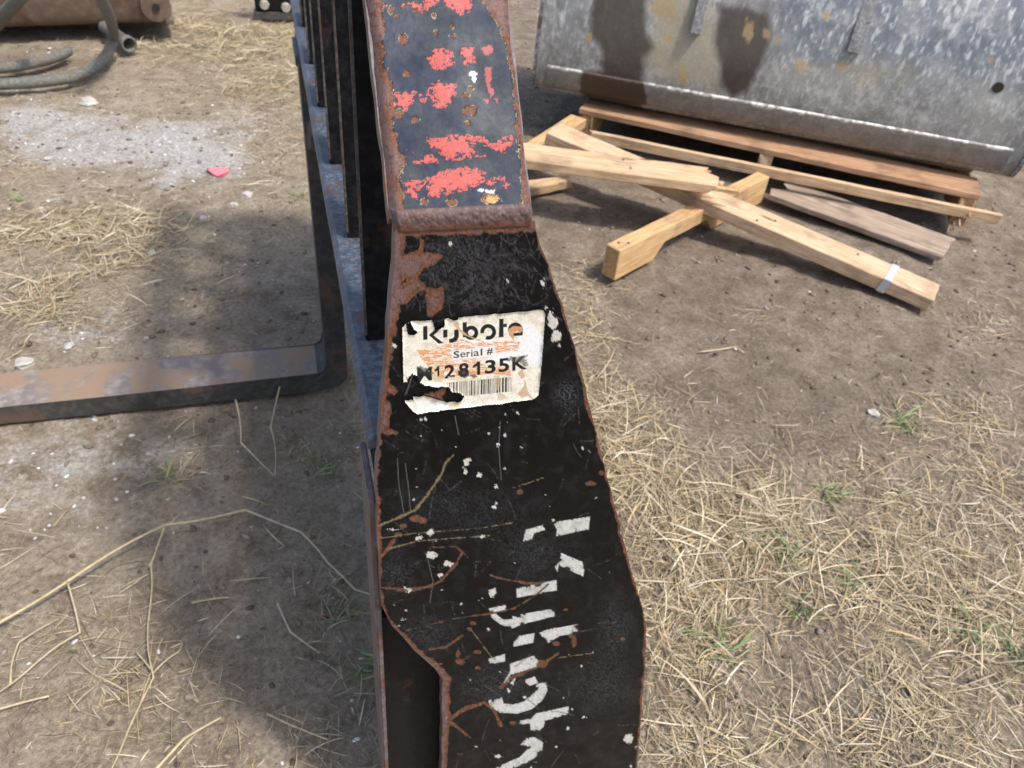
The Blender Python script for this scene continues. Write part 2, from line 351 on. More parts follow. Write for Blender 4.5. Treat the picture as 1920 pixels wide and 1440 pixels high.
# rust
le = (P[:, 0]-np.repeat(lx, NC))/.36*FPX*.8; re = (np.repeat(rx, NC)-P[:, 0])/.36*FPX*.8
sd = 4.5*sstep(.3, .7, nD)+(nA-.5)*10-re+3.0
wl = np.interp(y, [430, 520, 600, 640, 760, 800, 850, 1000, 1140, 1180, 1260, 1300, 1440], [16, 20, 15, 8, 6, 8, 1, 6, 5, 7, 24, 26, 18])
sd = np.maximum(sd, wl+(nA-.5)*16+(nB-.5)*6-le)
tb = 7+(nA-.5)*10-(y-np.interp(x, [740, 1003], [436, 426]))*.9
sd = np.maximum(sd, tb)
rug = (nA-.5)*9+(nB-.5)*5
B1 = C2([(290, 300), (345, 290), (430, 270), (492, 240), (500, 170), (522, 180), (515, 262), (572, 268), (650, 285), (605, 335), (520, 368), (478, 440), (540, 500), (600, 512), (652, 490), (656, 560), (642, 640), (572, 702), (545, 690), (547, 610), (522, 560), (545, 528), (480, 530), (440, 572), (400, 610), (330, 612), (312, 650), (285, 650)])
b1 = poly_sd(x, y, B1)+rug*.35; b1 = np.minimum(b1, -ell_sd(x, y, 650+365/3.6, 400+452/3.6, 11, 7))
b1 = np.minimum(b1, -ell_sd(x, y, 650+500/3.6, 400+540/3.6, 9, 4))
sd = np.maximum(sd, b1)
for L in (C2([(250, 1125), (300, 1155), (348, 1200), (322, 1228), (268, 1200)]), C2([(228, 1240), (290, 1275), (302, 1350), (262, 1440), (228, 1440)]),
          [(714, 780), (726, 770), (731, 800), (718, 812)], tr([(320, 1085), (480, 1062), (620, 1010), (600, 1060), (560, 1110), (585, 1152), (470, 1122)], 6.4, 740, 570)):
    sd = np.maximum(sd, poly_sd(x, y, L)+rug*.25)
for L, wd in ((C3([(150, 680), (250, 690), (350, 675), (400, 650), (460, 580), (490, 530), (460, 505), (370, 510)]), 5), (C3([(490, 530), (550, 590), (570, 610), (640, 640), (760, 660), (850, 665)]), 2.4), (C3([(545, 570), (610, 568), (575, 605)]), 3),
              (C3([(850, 665), (800, 710), (700, 770), (600, 790), (450, 810), (250, 860)]), 2.6), (C3([(350, 940), (420, 930), (490, 880)]), 4), (C3([(440, 1230), (500, 1190), (580, 1165), (620, 1190), (650, 1260)]), 8), (C3([(430, 1240), (470, 1270), (520, 1312)]), 5),
              (C3([(650, 1100), (690, 1060), (830, 1000), (890, 960)]), 6), (C3([(150, 545), (200, 478)]), 6), (C3([(400, 1150), (440, 1230)]), 9)):
    sd = np.maximum(sd, line_sd(x, y, L, wd*.8)+rug*.42-np.maximum(0, nD-.55)*14)
for cx, cy, a_, b_ in [(730, 275, 9, 8), (1030, 240, 17, 8), (1075, 195, 9, 9), (290, 388, 24, 12), (320, 395, 14, 9), (240, 420, 11, 8), (535, 830, 11, 7), (520, 855, 9, 6), (550, 950, 12, 8), (480, 992, 16, 11), (885, 915, 12, 8), (825, 1000, 20, 13), (925, 772, 8, 6), (960, 910, 9, 18), (555, 1018, 9, 6), (1160, 462, 9, 6), (1165, 895, 7, 5), (170, 20, 20, 12), (205, 25, 8, 6), (700, 1250, 8, 5), (220, 455, 12, 7), (945, 880, 7, 10), (470, 960, 8, 12)]:
    sd = np.maximum(sd, (ell_sd(x, y, 650+cx/2.25, 800+cy/2.25, a_/1.9, b_/1.9)+rug*.3))
c, rm = rust_paint(c, sd, x, y, 0, .2)
# bare tan scratches
for L, wd in ((C3([(130, 420), (240, 375), (290, 350), (340, 290), (400, 200), (420, 150), (450, 120)]), 5.5), (C3([(150, 470), (300, 448), (550, 430), (700, 405)]), 1.8), (C3([(160, 520), (300, 482), (600, 460)]), 1.8), (C3([(700, 260), (830, 215)]), 1.6), (C3([(895, 975), (1040, 955)]), 1.6), (C3([(520, 850), (640, 1010)]), 1.3), (C3([(250, 1010), (420, 1000)]), 1.0)):
    s_ = line_sd(x, y, L, wd*.8)+(nB-.5)*3.4+(nA-.5)*2.5
    c = mixc(c, lin(128, 112, 86)*(.6+.8*nC_)[:, None], sstep(-.6, .5, s_)*.85)
# white lettering, flaked
LET = [[(755, 435), (830, 415), (835, 435), (790, 450), (780, 475), (745, 485)], [(868, 405), (1027, 380), (1020, 432), (885, 462), (887, 432)], [(905, 533), (1005, 575), (998, 632), (898, 585)], [(878, 590), (897, 572), (889, 614)],
       [(717, 682), (886, 647), (886, 690), (718, 721)], [(602, 690), (628, 680), (630, 700), (612, 716)],
       [(600, 767), (672, 752), (670, 776), (625, 786), (660, 815), (700, 812), (700, 800), (735, 806), (737, 790), (873, 769), (877, 800), (740, 833), (700, 850), (650, 834), (612, 806)],
       [(813, 870), (850, 855), (973, 834), (973, 870), (900, 882), (850, 912), (828, 890)], [(706, 908), (720, 884), (792, 871), (787, 911), (704, 928)], [(600, 980), (667, 959), (667, 990), (603, 1002)],
       [(690, 1000), (797, 964), (807, 990), (800, 1015), (690, 1047), (680, 1082), (662, 1082), (690, 1030)], [(690, 1082), (712, 1058), (704, 1090)], [(748, 1070), (792, 1054), (807, 1080), (770, 1094)],
       [(598, 1156), (652, 1138), (662, 1168), (700, 1173), (750, 1158), (798, 1112), (800, 1086), (842, 1078), (847, 1110), (827, 1152), (780, 1192), (720, 1210), (650, 1207), (608, 1187)],
       [(703, 1262), (720, 1244), (780, 1230), (800, 1210), (936, 1180), (934, 1212), (836, 1241), (830, 1266), (810, 1284), (775, 1280), (775, 1250)],
       [(733, 1342), (760, 1314), (800, 1308), (829, 1335), (822, 1372), (780, 1407), (740, 1427), (640, 1460), (590, 1460), (680, 1415), (730, 1395), (765, 1360), (760, 1345)]]
le_ = np.full(N, -25.0)
for L in LET: le_ = np.maximum(le_, poly_sd(x, y, C3(L)))
lm = sstep(-.7, .3, le_+(nA-.5)*1.6-np.maximum(0, nC_-.64)*26-np.maximum(0, nA-.62)*30)*(1-sstep(0, 2, sd-1))
s5 = line_sd(x, y, C3([(850, 665), (800, 710), (700, 770), (600, 790)]), 3.4); lm = lm*(1-sstep(-.6, .6, s5))*(1-.75*sstep(-.6, .4, scr))
c = mixc(c, lin(60, 60, 60), sstep(-4, 0, le_)*.35*nB)
c = mixc(c, mixc(lin(206, 206, 200)*(.78+.3*nB)[:, None], lin(150, 142, 126), sstep(.5, .75, nA)*.45), lm)
# pale splashes and specks
sp = np.full(N, -25.0)
for cx, cy, a_, b_ in [(505, 150, 12, 14), (500, 185, 9, 15), (518, 140, 9, 7), (360, 540, 19, 15), (430, 578, 20, 7), (265, 690, 8, 6), (400, 625, 10, 5), (352, 448, 12, 11), (305, 472, 10, 8), (205, 434, 14, 5), (620, 338, 8, 5), (630, 254, 6, 6), (560, 204, 9, 7), (1190, 1315, 17, 20), (615, 700, 12, 18), (293, 178, 8, 3), (640, 75, 4, 4), (400, 15, 5, 5), (575, 462, 7, 4), (712, 575, 4, 4), (1000, 1225, 6, 6), (550, 1350, 8, 5), (640, 1390, 9, 5), (935, 1272, 5, 5)]:
    sp = np.maximum(sp, ell_sd(x, y, 650+cx/2.25, 800+cy/2.25, a_/2.1, b_/2.1))
for cx, cy, a_, b_ in [(1378, 690, 16, 22), (1395, 740, 34, 32), (1415, 830, 30, 34), (1435, 900, 10, 16), (1325, 470, 16, 22), (1088, 452, 6, 7), (1155, 1352, 8, 9), (500, 1390, 7, 7), (530, 1390, 7, 7), (325, 892, 14, 10), (697, 202, 5, 7), (1070, 1360, 6, 8), (1375, 638, 14, 5)]:
    sp = np.maximum(sp, ell_sd(x, y, 650+cx/3.6, 400+cy/3.6, a_/3.4, b_/3.4))
for k in range(90): r1_ = .5+1.0*random.random()**3; sp = np.maximum(sp, ell_sd(x, y, random.uniform(715, 1195), random.uniform(780, 1440), r1_, r1_*random.uniform(.6, 1.3)))
c = mixc(c, lin(205, 200, 190)*(.8+.3*nB)[:, None], sstep(-.5, .4, sp+(nB-.5)*6*(sp > -4)+(nC_-.5)*5*(sp > -4)+(nA-.5)*6*(sp > -4)))
relief = -.00025*sstep(-1, 1.5, sd)+.00012*lm-.00006*(nB-.5)
P[:, 1] -= relief
# front face plus returns (sides) as one skin
V = [P]; nr = len(zz_)
Fc = grid_faces(nr, NC)
plate = mesh_np('side_plate', P, Fc, M['paint'], None, c, {'rust': rm}, smooth=True); framed(plate)
# plate thickness: back slab just behind the face
bm = bmesh.new(); T = .012
idx = list(range(0, nr, 8))+[nr-1]
fl = [bm.verts.new((lx[i], D+.0006, zz_[i])) for i in idx]; fr = [bm.verts.new((rx[i], D+.0006, zz_[i])) for i in idx]
bl = [bm.verts.new((lx[i], D+T, zz_[i])) for i in idx]; br = [bm.verts.new((rx[i], D+T, zz_[i])) for i in idx]
for i in range(len(idx)-1):
    bm.faces.new((fl[i], fl[i+1], bl[i+1], bl[i])); bm.faces.new((fr[i], br[i], br[i+1], fr[i+1])); bm.faces.new((bl[i], bl[i+1], br[i+1], br[i])); bm.faces.new((fl[i], fr[i], fr[i+1], fl[i+1]))
bm.faces.new((fl[0], bl[0], br[0], fr[0])); bm.faces.new((fl[-1], fr[-1], br[-1], bl[-1]))
framed(bm_obj('plate_edge', bm, M['rust_edge']))
# front flange: vertical plate running away behind the notch, its worn near edge showing left of the side plate
framed(box('front_flange', (.0295, D+.0125, .02), (.0345, D+.075, .602), M['rust_edge'], None, .0015))
framed(box('notch_backing', (.0348, D+.03, .02), (.15, D+.042, .43), M['black'], None, .0015))
framed(box('notch_ledge', (.0348, D+.0425, .40), (.15, D+.075, .4285), M['rail'], None, .0015))

# upper bar: leans away from the top of the side plate
LEAN = math.radians(42); a = ony(738, 408, D); b = ony(996, 395, D)
wv = (b-a); wv /= np.linalg.norm(wv); nn = np.array([0, -math.cos(LEAN), math.sin(LEAN)]); nn = nn-(nn@wv)*wv; nn /= np.linalg.norm(nn)
uv = np.cross(wv, nn); uv = uv if uv[2] > 0 else -uv
BW = np.linalg.norm(b-a)+.0025; BL = .24
nr, nc = 460, 230
S, U_ = np.meshgrid(np.linspace(0, 1, nc), np.linspace(.0005, BL, nr))
wob = (fbm(U_*45, U_*0+3, 77)-.5)*.0035
R0 = .005
sw = S*BW-.001+wob*(1-2*S)
ro = np.maximum(0, R0-np.minimum(S*BW, (1-S)*BW))/R0
P = (a+sw[..., None]*wv+U_[..., None]*uv-(ro**2*R0*.9)[..., None]*nn).reshape(-1, 3)
x, y = pix(P); N = len(x)
nA = fbm(x/14, y/14, 61); nB = fbm(x/4, y/4, 62); nC_ = fbm(x/1.7, y/1.7, 63, 3); nD = fbm(x/45, y/45, 64)
c = mixc(lin(44, 52, 62)*np.ones((N, 3)), lin(30, 40, 62), sstep(.42, .62, nD)*.8); c = mixc(c, lin(66, 72, 78), sstep(.5, .75, nA)*.22); c = mixc(c, lin(22, 28, 38), sstep(.06, .0, np.abs(fbm(x/10, y/4, 70, 4)-.5))*.5)  # navy base tone paints the sky's reflection into the bar colour
RED = [[(820, 10), (940, 0), (960, -60), (1060, -60), (1040, 0), (1020, 40), (970, 55), (890, 95), (870, 40), (810, 45)], [(1040, -60), (1245, -60), (1245, 0), (1240, 60), (1160, 90), (1110, 50), (1060, 20)], [(690, 32), (720, 30), (715, 44), (695, 44)],
       [(960, 340), (1000, 300), (1110, 288), (1125, 380), (1040, 425), (985, 402)], [(1170, 290), (1240, 285), (1250, 380), (1190, 395), (1163, 350)],
       [(760, 560), (880, 545), (925, 570), (870, 620), (835, 668), (743, 632)], [(990, 500), (1060, 478), (1137, 510), (1137, 560), (1100, 620), (1040, 662), (1000, 642), (985, 590), (960, 570)], [(915, 600), (962, 588), (945, 617)],
       [(958, 830), (1150, 808), (1222, 813), (1330, 830), (1340, 860), (1472, 808), (1472, 860), (1420, 932), (1360, 900), (1330, 870), (1250, 880), (1262, 920), (1312, 936), (1090, 967), (1040, 920), (970, 872)], [(878, 967), (960, 923), (1040, 950), (1055, 972), (890, 978)], [(840, 905), (885, 908), (880, 920)],
       [(818, 1097), (960, 1060), (1050, 1030), (1150, 1003), (1250, 1008), (1330, 1050), (1472, 1075), (1440, 1132), (1380, 1080), (1300, 1090), (1200, 1142), (1030, 1182), (970, 1172), (958, 1090), (920, 1130), (900, 1202), (858, 1202)], [(1320, 1100), (1380, 1095), (1370, 1125)]]
FADE = [[(1285, 290), (1350, 268), (1362, 320), (1310, 337)], [(1308, 410), (1347, 398), (1342, 520), (1372, 560), (1345, 582), (1320, 520)], [(1300, 600), (1330, 595), (1325, 615)], [(1365, 590), (1390, 590), (1380, 612)]]
rd = np.full(N, -25.0)
for L in RED: rd = np.maximum(rd, poly_sd(x, y, A3(L)))
crk = sstep(.03, .0, np.abs(fbm(x/9, y/5, 68, 2)-.5))*7+sstep(.03, .0, np.abs(fbm(x/9, y/9, 69, 3)-.47))*6
flake = crk*1.2+np.maximum(0, fbm(x/8, y/5, 66, 2)-.56)*46+np.maximum(0, fbm(x/12, y/8, 67, 3)-.55)*22
edgef = 1+1.2*np.exp(-np.maximum(rd, 0)/6)
rmask = sstep(-.6, .4, rd+1.5-flake*edgef)
c = mixc(c, lin(180, 84, 78)*(.85+.3*nB)[:, None], rmask)
fd = np.full(N, -25.0)
for L in FADE: fd = np.maximum(fd, poly_sd(x, y, A3(L)))
c = mixc(c, lin(190, 95, 92), sstep(-1, 1, fd+(nB-.5)*8)*.65)
le = S.ravel()*BW/.47*FPX; re = (1-S.ravel())*BW/.47*FPX
wl = np.interp(y, [0, 60, 78, 110, 180, 240, 300, 330, 400], [17, 20, 14, 12, 24, 18, 29, 17, 22]); wr = np.interp(y, [0, 20, 60, 110, 160, 230, 300, 340, 400], [52, 36, 17, 11, 10, 15, 9, 14, 20])
rug = (nA-.5)*16+(nB-.5)*7
sd = np.maximum(wl-le+rug, wr-re+rug)
sd = np.maximum(sd, 9+rug*.6-(np.interp(x, [738, 996], [408, 396])-y))
for cx, cy, r_, q_ in [(745, 60, 13, 16), (820, 235, 22, 26), (840, 440, 18, 16), (1015, 200, 10, 15), (1115, 215, 12, 8), (1110, 160, 8, 14), (795, 685, 22, 26), (890, 720, 20, 16), (1220, 665, 38, 26), (1205, 740, 16, 13), (1195, 570, 22, 12), (1225, 530, 14, 9), (1005, 95, 10, 14), (785, 100, 8, 6), (945, 1210, 18, 14), (1110, 1215, 26, 20), (1330, 1190, 34, 26), (950, 1080, 9, 9), (895, 60, 14, 12)]:
    sd = np.maximum(sd, ell_sd(x, y, 500+cx/3.2, cy/3.2, r_/2.7, q_/2.7)+(nB-.5)*5)
c, rm = rust_paint(c, sd, x, y, 5, 1.0)
for cx, cy, r_, q_ in [(1238, 445, 22, 18), (1245, 475, 12, 22), (1290, 1140, 26, 9), (1350, 1150, 30, 8)]:
    c = mixc(c, lin(205, 208, 205), sstep(-.6, .5, ell_sd(x, y, 500+cx/3.2, cy/3.2, r_/3, q_/3)+(nB-.5)*6))
c = mixc(c, lin(222, 180, 110), sstep(-.5, .8, ell_sd(x, y, 500+1355/3.2, 1195/3.2, 12, 7)+(nC_-.5)*14)*.8)
P = P+nn*(-.00028*sstep(-1, 1.5, sd)+.00015*rmask+.00025*(nA-.5))[:, None]
bar = mesh_np('upper_bar', P, grid_faces(nr, nc), M['bar_paint'], None, c, {'rust': rm}, smooth=True); framed(bar)
bm = bmesh.new()   # bar body behind its painted face
for ins, dep in ((.0, -.0047), (.0, -.016)):
    pass
def bp(s, u, d): return bm.verts.new(Vector(a+s*wv+u*uv-d*nn))
ring = lambda u: [bp(-.0015, u, .0055), bp(-.0015, u, .017), bp(BW-.0005, u, .017), bp(BW-.0005, u, .0055)]
us = np.linspace(.001, BL, 40); rings = []
for u in us:
    r_ = ring(u); j = (float(fbm(np.array([u*60]), np.array([1.0]), 9)[0])-.5)*.003
    for q in r_: q.co += Vector(wv)*j*(.6 if q in r_[:2] else -.6)
    rings.append(r_)
for A_, B_ in zip(rings, rings[1:]):
    for k in range(4): bm.faces.new((A_[k], A_[(k+1) % 4], B_[(k+1) % 4], B_[k]))
bm.faces.new(rings[0]); bm.faces.new(rings[-1][::-1])
framed(bm_obj('bar_body', bm, M['rust_edge'], smooth=False))
# weld: rusty fillet blending the bar into the plate
nr, nc = 30, 220; S, Vv = np.meshgrid(np.linspace(0, 1, nc), np.linspace(0, 1, nr))
pt = a+(-.001+S*(BW+.0))[..., None]*wv+.0042*uv+.0003*nn
lo_l = ony(740, 437, D-.0004); lo_r = ony(1003, 425, D-.0004); pl = lo_l+S[..., None]*(lo_r-lo_l)
ndir = nn+np.array([0, -1.0, 0]); ndir /= np.linalg.norm(ndir)
lum = (fbm(S*26, Vv*3, 171)-.5)*.0022+(fbm(S*90, Vv*9, 172)-.5)*.0007
P = pt*(1-Vv)[..., None]+pl*Vv[..., None]+ndir*((.0025*np.sin(np.pi*Vv**.75)+lum*np.sin(np.pi*Vv))-.0016*(Vv > .985)-.001*(Vv < .015))[..., None]
endr = np.minimum(1, np.minimum(S, 1-S)/.035); P = P-(ndir*((1-np.sqrt(endr))*.006)[..., None])
P = P.reshape(-1, 3); x, y = pix(P); nB = fbm(x/5, y/5, 173); nA = fbm(x/16, y/10, 174)
c = mixc(lin(98, 80, 78)*np.ones((len(x), 3)), lin(108, 68, 46), sstep(.5, .95, Vv.ravel()+(nA-.5)*.6)); c = mixc(c, lin(150, 138, 134), sstep(.58, .72, nB)*.5*(1-Vv.ravel()))
framed(mesh_np('weld_bead', P, grid_faces(nr, nc), M['bar_paint'], None, c, {'rust': np.ones(len(x))}, smooth=True))

# guard rail and slats running away along the frame
ZR = .665
bm = bmesh.new(); prof = [(.0302, ZR-.012), (.0302, ZR-.004), (.0345, ZR), (.075, ZR), (.075, ZR-.012)]
ys = np.linspace(D+.013, 1.62, 90); rs = []
for Y in ys:
    j = (float(fbm(np.array([Y*14]), np.array([0.]), 31)[0])-.5)*.0016
    rs.append([bm.verts.new((X+(j if X < .04 else 0), Y, Z)) for X, Z in prof])
for A_, B_ in zip(rs, rs[1:]):
    for k in range(5): bm.faces.new((A_[k], B_[k], B_[(k+1) % 5], A_[(k+1) % 5]))
bm.faces.new(rs[0]); bm.faces.new(rs[-1][::-1])
framed(bm_obj('guard_rail', bm, M['rail']))
SY = [.476, .634, .792, .955, 1.113, 1.285, 1.45, 1.60]; SX = [.0420, .0440, .0415, .0405, .0405, .0405, .0405, .0405]
for Y, X in zip(SY, SX):
    s_ = framed(box('slat', (X, Y, ZR+.0005), (X+.055, Y+.012, 1.04), M['slat'], None, .0008))
    e_ = box('slat_edge', (X-.0009, Y-.0009, ZR+.006), (X+.0012, Y+.0012, 1.035), M['slat_edge'], None, .0003)  # paler strip paints in the lit near edge of the worn slat
    e_.parent = s_
framed(box('top_rail', (.03, D+.13, 1.0405), (.11, 1.63, 1.065), M['black'], None, .003))
framed(box('lower_rail', (.080, D+.09, .09), (.11, 1.63, .17), M['black'], None, .003))
framed(box('upper_rail', (.080, D+.0765, .56), (.11, 1.63, .64), M['black'], None, .003))
framed(box('far_plate', (.04, 1.6305, .02), (.30, 1.643, .83), M['black'], None, .003))
framed(box('back_shade_panel', (.1105, D+.0135, .04), (.1165, 1.63, .64), M['black'], None, .001))  # unseen panel added so the frame's shadow has no lit gap
framed(box('back_strut', (.117, .75, .02), (.157, .79, .64), M['black'], None, .003))

# ------------------------------------------------------------------ sticker
SCR = 6.4; sx_, sy_ = np.meshgrid(np.arange(70, 1830, 4.0), np.arange(40, 1330, 4.0)); nr, nc = sx_.shape
qx, qy = sx_.ravel(), sy_.ravel(); N = len(qx)
px_ = 740+qx/SCR; py_ = 570+qy/SCR
dr = FW[None]+RT[None]*((px_-960)/FPX)[:, None]-UP[None]*((py_-720)/FPX)[:, None]
P = CAM+dr*((D-.0007-CAM[1])/dr[:, 1])[:, None]
nA = fbm(qx/60, qy/60, 81); nB = fbm(qx/16, qy/16, 82); nC_ = fbm(qx/7, qy/7, 83, 3); nS = fbm(qx/50, qy/9, 84)
OUT = [(85, 265), (125, 232), (200, 192), (420, 186), (600, 168), (640, 156), (700, 182), (765, 150), (1000, 126), (1740, 56), (1785, 70), (1806, 112), (1760, 720), (1726, 1080), (1640, 1142), (1250, 1190), (640, 1260), (280, 1310), (230, 1296), (120, 1160), (104, 930)]
keep = poly_sd(qx, qy, OUT, 60)+(nB-.5)*6*(qx < 800)
VOID = [[(135, 225), (185, 212), (205, 250), (230, 290), (275, 320), (240, 356), (180, 366), (148, 330)], [(440, 150), (600, 150), (588, 260), (545, 302), (480, 302), (468, 240)], [(655, 150), (762, 120), (752, 186), (700, 186)],
        [(150, 930), (160, 870), (205, 834), (260, 850), (300, 930), (350, 965), (480, 986), (640, 990), (690, 1050), (790, 1070), (832, 1116), (770, 1166), (650, 1166), (560, 1150), (470, 1120), (340, 1090), (220, 1100), (215, 1136), (60, 1140), (60, 940)]]
for L in VOID: keep = np.minimum(keep, -(poly_sd(qx, qy, L, 60)+(nB-.5)*22+(nC_-.5)*8))
c = mixc(lin(238, 232, 216)*np.ones((N, 3)), lin(216, 206, 180), sstep(.4, .7, nA)*.7); c = mixc(c, lin(120, 110, 92), sstep(.66, .8, nC_)*.55)
fresh = np.maximum(poly_sd(qx, qy, [(1545, 240), (1650, 250), (1790, 400), (1760, 740), (1640, 740), (1500, 640), (1490, 420)], 60), poly_sd(qx, qy, [(640, 480), (840, 430), (1480, 440), (1520, 560), (1450, 700), (1080, 690), (700, 700)], 60))
c = mixc(c, lin(236, 236, 232), sstep(-12, 8, fresh+(nA-.5)*60))
c = mixc(c, lin(236, 236, 230), sstep(-8, 6, poly_sd(qx, qy, [(250, 1170), (560, 1160), (640, 1240), (280, 1300)], 60)+(nA-.5)*40))
ow = poly_sd(qx, qy, [(262, 560), (420, 545), (560, 505), (820, 400), (870, 440), (960, 470), (1100, 455), (1400, 430), (1515, 450), (1480, 560), (1280, 570), (1000, 700), (1400, 770), (1390, 862), (1180, 835), (1040, 830), (720, 880), (520, 890), (420, 760), (300, 630)], 60)
txt = poly_sd(qx, qy, [(690, 560), (1200, 500), (1210, 620), (700, 670)], 60)
om = sstep(-8, 10, ow+(nA-.5)*30)*sstep(.44, .56, nS*.6+nC_*.4)*(1-.85*sstep(-20, 10, txt))
c = mixc(c, lin(224, 152, 98), om)
def fill(poly, col, soft=3, a_=1.0, rg=0):
    global c
    c = mixc(c, np.asarray(col)*(.85+.3*nB)[:, None], sstep(-soft, soft, poly_sd(qx, qy, poly, 60)+(nB-.5)*rg)*a_)
for L in ([(262, 550), (400, 552), (420, 600), (300, 610)], [(720, 790), (1040, 810), (1390, 820), (1395, 864), (1180, 838), (1040, 850), (740, 850)], [(520, 800), (600, 800), (590, 890), (500, 890)]): fill(L, lin(222, 158, 110), 5, .85, 12)
INK = lin(24, 26, 30)
def ink(sdv, a_=1.0):
    global c
    c = mixc(c, INK, sstep(-2.5, 2.5, sdv-np.maximum(0, nC_-.72)*60)*a_)
# maker's name
for L in ([(340, 268), (392, 262), (395, 428), (342, 432)], [(408, 372), (490, 300), (540, 312), (468, 376), (587, 468), (528, 477)], [(580, 310), (633, 305), (634, 400), (582, 405)],
          [(715, 312), (768, 296), (770, 400), (745, 442), (700, 464), (652, 466), (652, 420), (690, 412), (714, 394)], [(815, 222), (866, 216), (868, 400), (818, 400)],
          [(1254, 180), (1305, 174), (1308, 396), (1250, 402)], [(1300, 240), (1345, 235), (1348, 275), (1300, 280)], [(1490, 290), (1540, 288), (1536, 376), (1425, 386), (1425, 350), (1492, 340)]): ink(poly_sd(qx, qy, L, 60))
def ringsd(cx, cy, ro_, ri): d = np.hypot(qx-cx, qy-cy); return np.minimum(ro_-d, d-ri)
ink(np.where((qx > 850) | (qy > 340), ringsd(918, 345, 86, 38), -60))
ang = np.degrees(np.arctan2(qy-335, qx-1122)) % 360
ink(np.where((ang > 112) & (ang < 168), -60, ringsd(1122, 335, 95, 48))); ink(np.where(qy < 300, ringsd(1450, 310, 88, 44), -60)); ink(np.where((qx < 1400) & (qy < 330), ringsd(1450, 310, 90, 40), -60))
fill([(1362, 300), (1420, 266), (1540, 274), (1532, 320), (1500, 356), (1475, 322), (1425, 345), (1432, 442), (1372, 372)], lin(206, 150, 112), 3, 1, 8)
fill([(700, 232), (760, 205), (785, 290), (880, 378), (1000, 420), (1085, 458), (1000, 440), (900, 398), (830, 372), (740, 296)], lin(205, 168, 132), 3, .9, 8)
# glyphs from the built-in font, fitted to traced boxes
def glyph(ch, bold=.012):
    cu = bpy.data.curves.new('g', 'FONT'); cu.body = ch; cu.offset = bold; cu.resolution_u = 3
    ob = bpy.data.objects.new('g', cu); me = bpy.data.meshes.new_from_object(ob)
    me.calc_loop_triangles(); v_ = np.array([q.co[:2] for q in me.vertices]); tr_ = np.array([q.vertices[:] for q in me.loop_triangles])
    lo = v_.min(0); hi = v_.max(0); bpy.data.objects.remove(ob); bpy.data.curves.remove(cu); bpy.data.meshes.remove(me)
    return (v_-lo)/(hi-lo), tr_, hi-lo, lo
def stamp(ch, x0, x1, base, hgt, slope=-.115, bold=.012, a_=1.0):
    v_, tr_, _, _ = glyph(ch, bold)
    gx_ = x0+v_[:, 0]*(x1-x0); gy_ = base+slope*(gx_-x0)-v_[:, 1]*hgt
    m = np.zeros(N, bool); sel = np.where((qx > gx_.min()-3) & (qx < gx_.max()+3) & (qy > gy_.min()-3) & (qy < gy_.max()+3))[0]
    X = qx[sel]; Y = qy[sel]; acc = np.zeros(len(sel))
    for ox, oy in ((-1.3, -1.3), (1.3, -1.3), (-1.3, 1.3), (1.3, 1.3)):
        h = np.zeros(len(sel), bool)
        for t_ in tr_:
            (ax, ay), (bx, by), (cx, cy) = [(gx_[k], gy_[k]) for k in t_]
            d1 = (X+ox-bx)*(ay-by)-(ax-bx)*(Y+oy-by); d2 = (X+ox-cx)*(by-cy)-(bx-cx)*(Y+oy-cy); d3 = (X+ox-ax)*(cy-ay)-(cx-ax)*(Y+oy-ay)
            h |= ~(((d1 < 0) | (d2 < 0) | (d3 < 0)) & ((d1 > 0) | (d2 > 0) | (d3 > 0)))
        acc += h/4
    c[sel] = c[sel]*(1-acc*a_)[:, None]+INK*(acc*a_)[:, None]
bl_ = lambda X: 890-.115*(X-660)
def one(x0, x1):
    b0 = bl_(x0); w1 = x1-x0; ink(poly_sd(qx, qy, [(x0+w1*.55, b0-165), (x1-4, b0-170), (x1-4, b0-8), (x0+w1*.55, b0-4), (x0+w1*.55, b0-112), (x0, b0-92), (x0, b0-122), (x0+w1*.35, b0-140)], 60))
one(478, 540); one(938, 1030)
for ch, x0, x1 in (('M', 268, 450), ('2', 596, 724), ('8', 766, 890), ('3', 1084, 1214), ('5', 1246, 1374), ('K', 1410, 1588)): stamp(ch, x0, x1, bl_(x0), 165, bold=.03)
for ch, x0, x1, h in (('S', 705, 776, 84), ('e', 786, 850, 60), ('r', 863, 905, 60), ('i', 918, 936, 80), ('a', 946, 1014, 60), ('l', 1032, 1052, 84), ('#', 1104, 1178, 78)):
    stamp(ch, x0, x1, 652-.1*(x0-705), h, -.1, .008 if ch in 'ea' else .022)
# bar code
X = 622.0; r_ = random.Random(4)
while X < 1408:
    bw = r_.choice([5, 5, 8, 12, 18, 24]); gp = r_.choice([6, 8, 8, 12, 16]); X1 = min(X+bw, 1408)
    top = lambda q: 945-.09*(q-622); bot = lambda q: 1128-.1*(q-622)
    ink(poly_sd(qx, qy, [(X, top(X)), (X1, top(X1)), (X1-3, bot(X1)), (X-3, bot(X))], 30), .95); X += bw+gp
